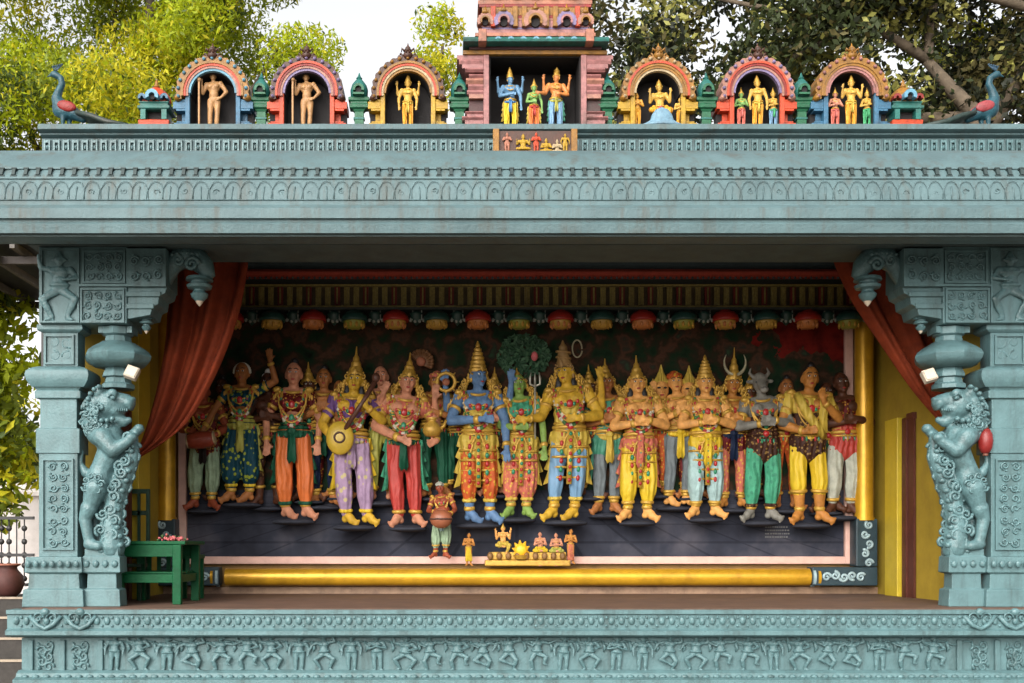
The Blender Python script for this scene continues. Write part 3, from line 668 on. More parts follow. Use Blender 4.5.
# ================================================================ ROOM BEHIND
yel = mat('yellow_wall', (.33,.225,.02), .75, .18, 2.5, .12, 10, dirt=.35, dirtcol=(.22,.13,.02)); yel2 = mat('yellow_trim', (.48,.35,.025), .45, .12, 4, .1)
brn = mat('door_brown', (.085,.022,.014), .45, .3, 4, .15)
LX, RXW = -4.89, 7.29
bw = thing('back_wall', 'dark rear stage wall behind the sculpted wedding panel', 'wall')
MB().box(LX-.25, RXW+.25, 18.06, 18.4, FL-.01, 6.95).build('wall_face', mat('rear_wall',(.30,.17,.05),.7,.3,3,.2), bw)
MB().box(LX, RXW, 17.9, 18.06, FL, Z(587,17.9)).build('skirting', mat('skirting_stone',(.30,.19,.12),.6,.4,4,.3,20,dirt=.6,dirtcol=(.1,.05,.04)), bw)
def side(xi, sg, label):
    T = thing('side_wall', label, 'wall', group='yellow side walls of the stage')
    x0, x1 = sorted((xi, xi+sg*.22))
    MB().box(x0, x1, 15.0, 18.06, FL, 6.95).build('wall_face', yel, T)
    o_ = 0 if sg > 0 else -.87
    MB().box(*sorted((xi+sg*.6, xi-sg*.02)), 14.9, 15.02, FL, 6.95).build('end_pier', yel, T)
    dr = MB().box(*sorted((xi-sg*.015, xi-sg*.05)), 16.4 if sg > 0 else 15.4, 16.62+o_, FL, Z(420,16.6)).build('door', brn, T)
    for a,b_,z1 in ((16.62+o_,16.78+o_,Z(418,16.7)),): MB().box(*sorted((xi+sg*.01, xi-sg*.07)), a, b_, FL, z1).build('door_frame', brn, dr)
    MB().box(*sorted((xi+sg*.01, xi-sg*.07)), 16.4 if sg > 0 else 15.4, 16.62+o_, Z(420,16.6), Z(420,16.6)+.1).build('door_frame', brn, dr)
    MB().box(*sorted((xi+sg*.01, xi-sg*.12)), *((16.84,17.32) if sg > 0 else (16.1,16.7)), FL, Z(418,16.9) if sg > 0 else 6.2).build('pilaster', yel2, T, bevel=.01)
    return T
side(LX, -1, 'yellow left side wall of the stage behind the green bench')
side(RXW, 1, 'yellow right side wall of the stage with a brown door')

# carved cornice over the panel
CO = thing('stage_cornice', 'dark gilded cornice above the sculpted figures with a red rail', 'cornice')
cxl, cxr = LX+.01, RXW-.01
zq = lambda py, d: Z(py, d)
MB().ex([(18.05,zq(262,17.6)),(17.6,zq(262,17.6)),(17.6,zq(265,17.6)),(17.64,zq(266,17.6)),(17.64,zq(269,17.6)),(18.05,zq(269,17.6))], cxl, cxr).build('moulding', mat('moulding_slate',(.06,.09,.10),.5,.2), CO)
MB().ex([(18.05,zq(269.5,17.6)),(17.55,zq(270,17.6)),(17.5,zq(271.5,17.5)),(17.5,zq(274,17.5)),(17.55,zq(276,17.5)),(18.05,zq(277,17.6))], cxl, cxr).build('rail', mat('rail_red',(.42,.07,.045),.4,.2), CO)
MB().box(cxl, cxr, 17.72, 18.05, zq(284,17.7), zq(277,17.7)).build('recess', mat('recess_green',(.012,.02,.014),.6,.2), CO)
MB().box(cxl, cxr, 17.74, 18.05, zq(309,17.7), zq(284,17.7)).build('gilded_frieze', mat('frieze_bronze',(.07,.05,.02),.45,.35,10,.4,40,metal=.2), CO)
b = MB(); x = cxl+.1; k = 0
rib2 = MB()
while x < cxr-.1:
    q = b if k%3 else rib2
    q.box(x-.045,x+.045,17.69,17.745,zq(305,17.7),zq(287,17.7)); b.box(x-.012,x+.012,17.66,17.70,zq(304,17.7),zq(288,17.7)); x += .16; k += 1
b.box(cxl,cxr,17.68,17.745,zq(286.5,17.7),zq(284.5,17.7)).box(cxl,cxr,17.66,17.745,zq(309,17.7),zq(306,17.7))
b.build('frieze_ribs', mat('rib_bronze',(.30,.24,.07),.45,.4,25,.4,60,metal=.2,dirt=.5,dirtcol=(.04,.02,.01)), CO); rib2.build('frieze_panels', mat('panel_red',(.16,.02,.012),.5,.3), CO)
b = MB(); x = cxl+.1
while x < cxr: b.ell((x,17.5,zq(277.8,17.5)),.022,.022,.022,6,4); x += .09
b.build('bead_row', mat('bead_slate',(.08,.10,.11)), CO, True)
capr = mat('lotus_red',(.27,.018,.012),.35,.3); capg = mat('lotus_green',(.016,.055,.045),.35,.3); bowlm = [mat('lotus_gold',(.42,.25,.05),.35,.2), mat('lotus_lime',(.26,.26,.04),.35,.2), mat('lotus_orange',(.46,.17,.05),.35,.2)]
names = ['first','second','third','fourth','fifth','sixth','seventh','eighth']
MB().box(cxl, cxr, 17.35, 18.05, zq(310,17.4)-.0, zq(309,17.4)+.02).build('hanger_shelf', mat('shelf_dark',(.02,.025,.02)), CO)
rc = gc = 0
for i in range(-1, 15):
    cx = X(272+41.2*i, 17.45); red = (i % 2 == 1) 
    if red: rc += 1; lab = f'red capped hanging lotus boss with gold bowl, {names[rc-1]} red one from the left curtain'
    else: gc += 1; lab = f'green capped hanging lotus boss with pale bowl, {names[gc-1]} green one from the left curtain'
    t = thing('lotus_boss', lab, 'ceiling boss', (cx,17.45,zq(310,17.45)-.004), 'lotus bosses hanging above the figures')
    u = 1/60.2
    MB().lathe([(9*u,-11*u),(13*u,-11.5*u),(13.5*u,-10*u),(12.5*u,-6*u),(9.5*u,-2.5*u),(5*u,-1*u),(5*u,0)],(0,0,0),18).build('cap', capr if red else capg, t, True)
    b = MB().lathe([(2.5*u,-19*u),(6*u,-18.3*u),(9*u,-16*u),(10.5*u,-12.5*u),(10.5*u,-11*u)],(0,0,0),16)
    bw_ = b.build('bowl', bowlm[2 if red and i%4==1 else (0 if red else (i//2)%2)], t, True)
    b = MB()
    for k in range(10): a = 2*pi*k/10; b.ell((9.3*u*cos(a),9.3*u*sin(a),-15*u),1.6*u,1.6*u,3.2*u,6,5)
    b.build('petal_ring', GOLD if not red else bowlm[2], t, True)
b = MB()
for i in range(-1, 15):
    for o in (15,19.5,24,28): b.ell((X(272+41.2*i+o,17.45),17.45,zq(320 if o in (15,28) else 321,17.45)),.028,.028,.035,6,5)
    for o in (17,26): b.tube([(X(272+41.2*i+o,17.45),17.45,zq(309,17.45)),(X(272+41.2*i+o,17.45),17.45,zq(320,17.45))],.012,5)
b.build('pendant_beads', mat('bead_white',(.22,.24,.21)), CO, True)
for i in range(-1, 15):
    xx = X(272+41.2*i+20.6,17.45); MB().lathe([(.3*u,-15*u),(3*u,-12*u),(6.5*u,-8*u),(6*u,-5*u),(7.5*u,-3*u),(3*u,-1*u),(3*u,0)],(xx,17.5,zq(310,17.45)-.003),12).build('leaf_pendant', mat('pendant_pine',(.015,.045,.035),.4,.3), CO, True)

# the panel the figures stand out from
def panel_mat():
    m = bpy.data.materials.new('painted_panel'); m.use_nodes = True; n = m.node_tree.nodes; L = m.node_tree.links.new; b = n["Principled BSDF"]; b.inputs['Roughness'].default_value = .8; b.inputs['Specular IOR Level'].default_value = .08
    tc = n.new("ShaderNodeTexCoord"); sp = n.new("ShaderNodeSeparateXYZ"); L(tc.outputs['Object'], sp.inputs[0])
    def noise(s, det=6, vec=None):
        q = n.new("ShaderNodeTexNoise"); q.inputs['Scale'].default_value = s; q.inputs['Detail'].default_value = det; L(vec or tc.outputs['Object'], q.inputs['Vector']); return q.outputs[0]
    def ramp(inp, stops):
        r = n.new("ShaderNodeValToRGB"); e = r.color_ramp.elements
        while len(e) < len(stops): e.new(.5)
        for k,(p,c) in enumerate(stops): e[k].position = p; e[k].color = (*c,1)
        L(inp, r.inputs[0]); return r.outputs[0]
    def mix(f, a, c):
        x = n.new("ShaderNodeMix"); x.data_type = 'RGBA'; L(f, x.inputs[0]); L(a, x.inputs[6]); L(c, x.inputs[7]); return x.outputs[2]
    def math_(op, a, v):
        x = n.new("ShaderNodeMath"); x.operation = op; L(a, x.inputs[0])
        if hasattr(v,'links'): L(v, x.inputs[1])
        else: x.inputs[1].default_value = v
        return x.outputs[0]
    up = ramp(noise(3.5,9), [(.25,(.005,.007,.005)),(.40,(.010,.028,.013)),(.50,(.028,.020,.012)),(.58,(.075,.034,.020)),(.66,(.03,.028,.02)),(.78,(.03,.08,.04))])
    gl = ramp(noise(1.6,5), [(.3,(.020,.021,.029)),(.5,(.035,.038,.052)),(.7,(.075,.072,.086))])
    dz = n.new("ShaderNodeMath"); dz.operation = 'SUBTRACT'; dz.inputs[0].default_value = Z(452,17.99); L(sp.outputs[2], dz.inputs[1])
    dx = math_('SUBTRACT', sp.outputs[0], X(517,17.99)); uu = n.new("ShaderNodeMath"); uu.operation = 'DIVIDE'; L(dx, uu.inputs[0]); L(dz.outputs[0], uu.inputs[1])
    vv = n.new("ShaderNodeMath"); vv.operation = 'DIVIDE'; vv.inputs[0].default_value = 2.6; L(dz.outputs[0], vv.inputs[1])
    cb = n.new("ShaderNodeCombineXYZ"); L(uu.outputs[0], cb.inputs[0]); L(vv.outputs[0], cb.inputs[1])
    br = n.new("ShaderNodeTexBrick"); br.offset = 0; br.inputs['Scale'].default_value = 1; br.inputs['Mortar Size'].default_value = .022; br.inputs['Brick Width'].default_value = .62; br.inputs['Row Height'].default_value = .42; L(cb.outputs[0], br.inputs['Vector'])
    br.inputs['Color1'].default_value = (1,1,1,1); br.inputs['Color2'].default_value = (.72,.74,.8,1); br.inputs['Mortar'].default_value = (.45,.45,.48,1)
    mu = n.new("ShaderNodeMix"); mu.data_type = 'RGBA'; mu.blend_type = 'MULTIPLY'; mu.inputs[0].default_value = .7; L(gl, mu.inputs[6]); L(br.outputs[0], mu.inputs[7])
    isup = math_('GREATER_THAN', sp.outputs[2], Z(490,17.99))
    col = mix(isup, mu.outputs[2], up)
    # painted red canopies in the two upper corners
    rd = ramp(noise(5,4), [(.3,(.06,.006,.005)),(.6,(.17,.014,.01)),(.8,(.10,.01,.008))])
    wob = math_('MULTIPLY', noise(1.7,5), 1.5)
    zc = math_('ADD', sp.outputs[2], wob)
    hi = math_('GREATER_THAN', zc, Z(358,17.99)+.75)
    xw = math_('ADD', sp.outputs[0], math_('MULTIPLY', math_('SUBTRACT', noise(2.1,4), .5), 2.2)); rt = math_('GREATER_THAN', xw, X(772,17.99)); lf = math_('LESS_THAN', sp.outputs[0], X(224,17.99))
    f = math_('MULTIPLY', hi, math_('MAXIMUM', rt, lf))
    col = mix(f, col, rd)
    L(col, b.inputs['Base Color']); return m
MP = thing('mural_panel', 'large dark painted panel in a pale pink frame behind the wedding figures', 'mural panel')
D0 = 17.99
MB().box(X(178,D0), X(853,D0), D0, 18.06, Z(564,D0), Z(310,D0)).build('painted_ground', panel_mat(), MP)
pink = mat('frame_pink', (.62,.38,.31), .5, .15, 5, .15)
for nm,a,b_,c,d in (('frame',X(178,17.9),X(186,17.9),Z(564,17.9),Z(310,17.9)),('frame',X(845.5,17.9),X(853.5,17.9),Z(564,17.9),Z(310,17.9)),('frame',X(186,17.9),X(845.5,17.9),Z(564,17.9),Z(556.5,17.9))):
    MB().box(a,b_,17.9,17.99,c,d).build(nm, pink, MP, bevel=.012)
b = MB(); rr = random.Random(3)
for r_ in range(5):                              # the worn, unreadable dedication
    px = 765; 
    while px < (776 if r_ == 0 else 788-2*(r_==4)):
        w = rr.uniform(.8,2.2); b.box(X(px,D0),X(px+w,D0),D0-.004,D0-.001,Z(524.5+3.3*r_,D0),Z(523+3.3*r_,D0)); px += w+rr.uniform(.3,.9)
b.build('worn_inscription', mat('inscription_white',(.12,.12,.12)), MP)

# gilded tube surround
GF = thing('gilded_surround', 'fat golden tube border round the panel with dark scrolled corners', 'surround')
gt = mat('gilt_tube', (.58,.31,.02), .34, .22, 3, .35, 3.5, metal=.35, dirt=.5, dirtcol=(.20,.085,.01))
dkc = mat('corner_navy', (.02,.04,.05), .45, .3); sil = mat('corner_silver', (.30,.40,.42), .4, .3)
def tubebar(nm, p, q, r, m=gt): return MB().tube([p,q], r, 24).build(nm, m, GF, smooth=40)
DT = 17.72
tubebar('bottom_tube', (X(226,DT),DT,Z(577,DT)), (X(809,DT),DT,Z(577,DT)), .145)
tubebar('upright_tube', (X(166.5,DT),DT,Z(519,DT)), (X(166.5,DT),DT,Z(310,DT)), .15)
tubebar('upright_tube', (X(864,DT),DT,Z(519,DT)), (X(864,DT),DT,Z(310,DT)), .15)
def corner(sx, nm):
    f = (lambda p: p) if sx > 0 else (lambda p: 2*515.2-p)
    x0, x1 = sorted((X(f(812),DT), X(f(875),DT)))
    c = MB().box(*sorted((X(f(810),DT),X(f(875),DT))), 17.6, 17.9, Z(585.5,DT), Z(567,DT)).build('corner_piece', dkc, GF, bevel=.02)
    MB().box(*sorted((X(f(853.5),DT),X(f(875),DT))), 17.602, 17.902, Z(566.5,DT), Z(519,DT)).build('corner_arm', dkc, c, bevel=.02)
    b = MB()
    for k in range(5): b.scroll(X(f(824+8.5*k),DT), 17.59, Z(577-1.5*(k%2),DT), .075, 1.4, k*1.7, (-1)**k, .026)
    b.build('scrollwork', sil, c, True); b = MB()
    for k in range(5): b.scroll(X(f(864+2*(-1)**k),DT), 17.59, Z(563-9.5*k,DT), .07, 1.4, k*2.1, (-1)**k, .024)
    b.build('scrollwork', sil, c, True)
    for r_,o in ((.165,811),(.16,816)): MB().tube([(X(f(o),DT),DT,Z(577,DT)),(X(f(o+2.5),DT),DT,Z(577,DT))], r_, 24).build('collar', sil if o==811 else gt, c, smooth=40)
    MB().tube([(X(f(864),DT),DT,Z(520.5,DT)),(X(f(864),DT),DT,Z(517.5,DT))], .17, 24).build('collar', brn if o==0 else gt, c, smooth=40)
corner(1,''); corner(-1,'')
# ================================================================ pillars, plinth dancers
pillar(None, 'left', 'teal carved stone pillar whose rearing lion faces right, beside the green bench')
pillar(XC, 'right', 'teal carved stone pillar whose rearing lion faces left, by the brown doorway')
seq = [1,0,1,2,3,5,0,1,6,1,4,0,3,5,7,2,3,1,0,4,1,2,6,3,5,1,0,7,2,4,3,5,6]
for i in range(32):
    o = link('dancer_relief', fig_relief(seq[i]), PL, True); H = 36.5/1050*13.72
    o.location = (X(114+26.4*i,13.72), 13.72, Z(671,13.72)); j_ = random.Random(i*7+1); o.scale = (H*j_.uniform(1.28,1.45), H*1.05, H*j_.uniform(.94,1.03)); o.rotation_euler = (0, j_.uniform(-.06,.06), 0)

# ================================================================ ROOF NICHES
ND = 14.32
U = ND/1050                                     # metres per picture pixel at the niches
def pm(n, c): return mat('paint_'+n, c, .5, .4, 14, .3, 60, dirt=.75, dirtcol=(.035,.028,.02))
C_ = dict(blue=(.10,.25,.36), orange=(.62,.13,.035), yellow=(.55,.38,.03), pink=(.47,.26,.25), lilac=(.33,.27,.42), red=(.38,.045,.03), gold=(.42,.24,.035), teal=(.05,.25,.22), green=(.03,.22,.12), sky=(.22,.42,.52), rose=(.50,.29,.23), cream=(.55,.45,.30), maroon=(.13,.03,.03), salmon=(.52,.27,.19), brown=(.16,.07,.035))
C_ = {k_: tuple(.8*q**1.5 for q in c_) for k_,c_ in C_.items()}
cm = lambda n: pm(n, C_[n])
def niche(px, jamb, bands, border, fin, label):
    T = thing('arched_niche', label, 'niche', (X(px,ND), ND, RZ), 'arched niches along the roof parapet')
    hz = 35*U                                    # springing height
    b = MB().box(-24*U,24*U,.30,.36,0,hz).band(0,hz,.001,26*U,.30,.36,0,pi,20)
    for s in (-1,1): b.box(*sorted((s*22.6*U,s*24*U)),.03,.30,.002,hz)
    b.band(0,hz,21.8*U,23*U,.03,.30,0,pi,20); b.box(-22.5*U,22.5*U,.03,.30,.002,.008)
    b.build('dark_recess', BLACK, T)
    for s in (-1,1):
        b = MB().box(*sorted((s*23*U,s*27.5*U)),-.02,.33,0,hz+.01)
        jb = b.build('jamb', cm(jamb), T, bevel=.006)
        b = MB()
        for z0,z1,w in ((0,6,39),(6,7.5,36.5),(18,20,37),(20,27,40),(27,29.5,38)): b.box(*sorted((s*27.5*U,s*w*U)),.0-.004*(w==40),.32,z0*U,z1*U)
        b.box(*sorted((s*27.5*U,s*33*U)),.10,.30,7.5*U,18*U); b.build('jamb_block', cm(jamb), jb, bevel=.004)
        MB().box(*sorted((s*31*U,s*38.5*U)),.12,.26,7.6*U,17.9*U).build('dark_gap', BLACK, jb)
    rs = [22,24.3,26.6,28.9,31.2]
    for k,cn in enumerate(bands):
        MB().band(0,hz,rs[k]*U,rs[k+1]*U,-.03-.012*k,.028 if k == 0 else .33,-.12 if k else 0,pi+.12 if k else pi,26).build('arch_band', cm(cn), T, smooth=30)
    k = len(bands)
    b = MB().band(0,hz,rs[k]*U,35.2*U,-.05,.30,-.2,pi+.2,72,1,30,1.9*U); b.cur = 1
    for i in range(15):
        a = -.12+(pi+.24)*i/14; b.ell((34*U*cos(a),-.055,hz+34*U*sin(a)),1.9*U,.03,1.9*U,8,6)
    b.build('scalloped_border', [cm(border),cm(bands[0])], T, 30)
    b = MB(); zf = hz+34*U
    b.ell((0,-.03,zf+3*U),5*U,.07,4.5*U); b.ell((0,-.04,zf+8*U),3.4*U,.055,3*U); b.lathe([(2.2*U,10*U),(2.6*U,11.5*U),(1*U,13*U),(.2*U,16*U)],(0,-.02,zf),8)
    for s in (-1,1):
        b.scroll(s*8*U,-.04,zf+1.5*U,3.2*U,1.3,pi/2,s,1.1*U); b.tube([(s*3*U,-.04,zf+7*U),(s*6*U,-.05,zf+9.5*U),(s*6.5*U,-.04,zf+6*U)],[1.3*U,1.2*U,.5*U],6); b.ell((s*1.6*U,-.095,zf+5*U),1*U,.02,1*U,6,5)
    b.build('crest', cm(fin), T, True)
    for s in (-1,1): MB().scroll(s*34*U,-.03,hz-2*U,3.2*U,1.4,pi/2,s,1.2*U).ell((s*35*U,0,hz-5*U),3.5*U,.08,3*U).build('scroll_end', cm(border), T, True)
    return T
niche(213,'blue',['sky','rose','orange','gold'],'gold','brown','blue pillared arched niche sheltering a tan figure with a staff, nearest the left peacock')
niche(307,'orange',['lilac','rose','red','orange'],'brown','brown','orange pillared arched niche sheltering a tan figure with a staff')
niche(408,'yellow',['gold','cream','orange','gold'],'brown','brown','yellow pillared arched niche with one four armed golden figure')
niche(658,'yellow',['cream','gold','gold','orange'],'gold','gold','yellow pillared arched niche with a seated group on a blue stone')
niche(757,'orange',['lilac','rose','red','orange'],'rose','brown','orange pillared arched niche with three standing figures under red bands')
niche(851,'blue',['pink','rose','gold','gold'],'gold','gold','blue pillared arched niche with three standing figures under golden bands')

def post(px, lab):
    T = thing('shrine_post', lab, 'roof post', (X(px,ND), ND+.02, RZ), 'green shrine posts between the roof niches')
    q = lambda pr: [(h*U, z*U) for z,h in pr]
    def st(nm, pts, m, par=T, k=1): return MB().stack([(z*U,h*U) for z,h in pts], 0, .1).build(nm, m, par, bevel=.004)
    st('base', [(0,7),(3,7),(3.5,5.5),(5,5.5)], cm('teal')); st('shaft', [(5,4.6),(20,4.6)], cm('green')); st('collar', [(12,5.6),(14,5.6)], cm('teal'))
    st('capital', [(20,5),(22,6.5),(23,9.5),(26,10),(27,8.5),(29,8.5),(30,10.5),(33,10.5),(34,8)], cm('green'))
    d = MB().lathe(q([(33.5,7.5),(36,8.6),(42,9),(47,7.5),(51,4.5),(53,2.6),(54,3.2),(56,1.6),(60,.3)]),(0,.1,0),14).build('dome', cm('teal'), T, smooth=35)
    b = MB().band(0,39*U,3.2*U,5.6*U,-.06,.02,-.3,pi+.3,14); b.box(-5.6*U,5.6*U,-.05,.02,34*U,36*U); b.build('dome_arch', cm('green'), d)
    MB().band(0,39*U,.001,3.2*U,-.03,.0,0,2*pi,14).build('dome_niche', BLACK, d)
names2 = ['between the two staff bearer niches','between the second staff bearer niche and the four armed figure','just left of the central roof shrine','just right of the central roof shrine','between the seated group niche and the red banded niche','between the red banded niche and the golden banded niche']
for px,n in zip((260,358.5,459.5,608.5,708,804), names2): post(px, 'green domed miniature post '+n)
def kiosk(px, lab, c1, c2):
    T = thing('roof_kiosk', lab, 'roof kiosk', (X(px,ND), ND, RZ), 'little domed kiosks at the ends of the roof row')
    st = lambda nm, pts, m, par=T: MB().stack([(z*U,h*U) for z,h in pts], 0, .14, .8).build(nm, m, par, bevel=.004)
    st('base', [(0,12),(3,12),(4,15),(8,15.5),(9,14)], cm('orange'))
    for s in (-1,1): MB().box(*sorted((s*8*U,s*13*U)),-.03,.25,9*U,19*U).build('column', cm('teal'), T)
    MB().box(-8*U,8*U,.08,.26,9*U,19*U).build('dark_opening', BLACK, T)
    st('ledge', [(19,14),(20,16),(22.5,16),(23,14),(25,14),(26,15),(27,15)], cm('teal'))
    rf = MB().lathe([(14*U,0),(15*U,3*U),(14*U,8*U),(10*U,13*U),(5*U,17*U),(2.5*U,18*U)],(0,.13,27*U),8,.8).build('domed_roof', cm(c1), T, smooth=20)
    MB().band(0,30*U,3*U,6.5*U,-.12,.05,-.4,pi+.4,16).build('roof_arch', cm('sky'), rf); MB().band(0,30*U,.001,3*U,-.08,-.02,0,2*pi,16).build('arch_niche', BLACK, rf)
    for s in (-1,1): MB().band(s*11*U,30*U,1.5*U,4*U,-.06,.05,-.4,pi+.4,14).build('roof_arch', cm(c2), rf)
    MB().lathe([(2.4*U,0),(3.2*U,2*U),(1.4*U,4*U),(2*U,5*U),(.3*U,9*U)],(0,.13,44.5*U),10).build('finial', cm('gold'), T, True)
kiosk(154, 'small blue and orange domed roof kiosk near the left peacock', 'orange', 'blue'); kiosk(907, 'small yellow and red domed roof kiosk near the right peacock', 'gold', 'red')

# peacock statues
def peacock(px, sg, lab):
    T = thing('peacock_statue', lab, 'peacock statue', (X(px,ND), ND+.2, RZ), 'peacock statues at the roof ends'); T.scale = (1.12,1.12,1.1)
    b = MB(); q = lambda x,z: V(sg*x*U, 0, z*U)
    b.ell(q(0,22),10*U,.09,8.5*U); b.ell(q(-4,24),8*U,.085,9*U); b.caps(q(8,19),6*U,q(16,14),3.5*U)
    pts = [q(-5,26),q(-8,33),q(-6,40),q(-3,46),q(-4,52),q(-9,55)]; rr = [6.5,4.6,3.4,3,2.8,3.2]
    for i in range(5): b.caps(pts[i],rr[i]*U,pts[i+1],rr[i+1]*U)
    b.ell(q(-10,55.5),3.6*U,3*U,3.2*U); b.caps(q(-12,55),1.6*U,q(-17,53),.5*U)
    for s in (-1,1): b.caps(q(1+2*s,16)+V(0,.03*s,0),2.6*U,q(2*s,3)+V(0,.03*s,0),1*U); b.caps(q(2*s,1.5)+V(0,.03*s,0),1*U,q(2*s-4,1)+V(0,.03*s,0),.7*U)
    me = remesh(b, .8*U, 2); me.materials.append(pm('peacock_blue',(.010,.055,.075))); link('body', me, T, True)
    b = MB()
    for k in range(5): b.tube([q(-9,58),q(-8+2*k-3,62+.5*k)],[.35*U,.7*U],5); b.ell(q(-11+2*k,62.5+.5*k),1*U)
    b.build('crest', pm('crest_blue',(.012,.04,.07)), T, True)
    for s in (-1,1): MB().ell(q(3,24)+V(0,s*.075,0),9*U,.03,5*U,14,8,Matrix.Rotation(sg*.25,3,'Y')).build('wing', cm('red') if sg > 0 else pm('wing_pink',(.24,.035,.04)), T, True)
    b = MB(); rr = random.Random(4)
    for k in range(9):
        y = (k-4)*.022; b.tube([q(12,18)+V(0,y,0),q(26,11+abs(k-4)*.6)+V(0,y*1.5,0),q(42,6+.6*(k%3))+V(0,y*2.2,0),q(62+4*(k%3),2.2)+V(0,y*2.6,0)],[2*U,2.6*U,2.6*U,1.2*U],6)
    t = b.build('tail', pm('tail_green',(.015,.03,.025)), T, True)
    b = MB()
    for k in range(9): b.ell(q(38+3*k,10-.6*k)+V(0,-.08+.02*(k%5),0),1.5*U,.02,1.1*U,8,6)
    b.build('tail_eyes', pm('tail_eye',(.25,.22,.05)), t, True)
peacock(60, 1, 'blue peacock statue with a dark trailing tail at the left roof corner'); peacock(993, -1, 'teal peacock statue with a pink wing at the right roof corner')

# ================================================================ CENTRAL ROOF SHRINE
TD = 14.3; UT = TD/1050
T = thing('roof_shrine', 'tall pink and green tiered central shrine on the roof', 'shrine', (X(535,TD), TD, RZ))
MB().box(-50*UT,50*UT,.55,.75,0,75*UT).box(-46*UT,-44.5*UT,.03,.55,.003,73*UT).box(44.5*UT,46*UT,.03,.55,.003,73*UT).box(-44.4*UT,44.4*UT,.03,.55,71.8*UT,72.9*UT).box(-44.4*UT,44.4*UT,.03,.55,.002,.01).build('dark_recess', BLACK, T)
for s in (-1,1):
    MB().box(*sorted((s*46*UT,s*51.5*UT)),-.02,.6,0,73*UT).build('inner_post', cm('pink'), T, bevel=.006)
    pl = MB().box(*sorted((s*51.5*UT,s*66*UT)),.06,.6,0,73*UT).build('pilaster', cm('maroon'), T)
    for z0,z1,w in ((3,8,70),(8,12,73),(12,14,68),(14,17,70),(30,34,66),(34,38,68),(38,44,67),(44,50,69),(50,54,66),(56,60,70),(60,64,73),(64,69,76),(69,73,78)):
        MB().ex([(.0,z0*UT),(-.0-.014*((z0*7)%3),(z0+z1)/2*UT),(.0,z1*UT),(.5,z1*UT),(.5,z0*UT)], *sorted((s*51.7*UT,s*w*UT))).build('moulding', cm('pink') if z0 not in (30,44) else cm('rose'), pl)
MB().box(-72*UT,72*UT,-.03,.7,73*UT,77*UT).build('lintel', cm('gold'), T, bevel=.005)
MB().box(-66*UT,66*UT,-.05,.7,77*UT,81*UT).build('lintel_maroon_band', cm('maroon'), T)  # plain maroon band between the lintel and the green eave
ev = MB().ex([(-.05,80*UT),(-.2,80*UT),(-.21,82*UT),(-.15,86*UT),(-.06,89*UT),(.0,90*UT),(.7,90*UT),(.7,80*UT)],-72*UT,72*UT).build('green_eave', cm('teal'), T)
for s in (-1,1): MB().box(*sorted((s*49*UT,s*57*UT)),-.23,-.02,79*UT,91.5*UT).build('eave_block', cm('salmon'), ev, bevel=.01)
b = MB()
for k in range(7): b.band((k-3)*12.5*UT,81.5*UT,1.5*UT,3.4*UT,-.2,-.14,0,pi,10)
b.build('eave_arches', cm('sky'), ev)
MB().box(-60*UT,60*UT,-.06,.65,90*UT,93.5*UT).build('red_ledge', cm('salmon'), T, bevel=.004)
up = MB().box(-52*UT,52*UT,.03,.6,93.5*UT,128*UT).build('upper_tier', cm('maroon'), T)
for z0,z1,w,c in ((93.5,98,55,'pink'),(98,100,53,'lilac'),(100,107,54,'pink'),(107,109,56,'rose'),(109,112,54,'red'),(112,120,53,'gold'),(120,123,56,'red'),(123,127,57,'salmon'),(127,129,55,'gold')):
    MB().box(-w*UT,w*UT,.0-.0011*w+.03,.62,z0*UT,z1*UT-.002).build('tier_moulding', cm(c), up, bevel=.003)
for x,c,k in ((-31.5,'pink',1),(0,'gold',1.2),(31,'pink',1),(-50,'gold',.8),(50,'gold',.8)):
    z0 = 104*UT
    ar = MB().band(x*UT,z0,4*UT*k,6*UT*k,-.12,.02,-.5,pi+.5,18).build('tier_arch', cm(c), up, smooth=30)
    MB().band(x*UT,z0,6*UT*k,9*UT*k,-.10,.02,-.5,pi+.5,30,1,16,1.2*UT).build('arch_border', cm('rose' if c=='gold' else 'lilac'), ar)
    MB().band(x*UT,z0,.001,4*UT*k,-.06,.0,0,2*pi,14).build('arch_niche', BLACK, ar); MB().lathe([(3*UT,0),(3.5*UT,1.5*UT),(1.5*UT,4*UT),(.3*UT,8*UT)],(x*UT,-.08,z0+9.2*k*UT),8).build('arch_finial', cm('gold'), ar, True)
for x in (-42,-20,-11,11,20,42): MB().box((x-2.4)*UT,(x+2.4)*UT,-.09,.0,99*UT,119*UT).build('tier_pilaster', cm('gold' if abs(x) != 42 else 'orange'), up, bevel=.006)
up2 = MB().box(-44*UT,44*UT,.05,.55,129*UT,150*UT).build('top_tier', cm('red'), T)
for x,c in ((-38,'gold'),(-19,'cream'),(0,'gold'),(19,'cream'),(38,'gold')): MB().lathe([(5*UT,0),(7*UT,3*UT),(7*UT,8*UT),(4*UT,12*UT),(1*UT,18*UT)],(x*UT,-.03,128.5*UT),12).build('top_dome', cm(c), up2, True)

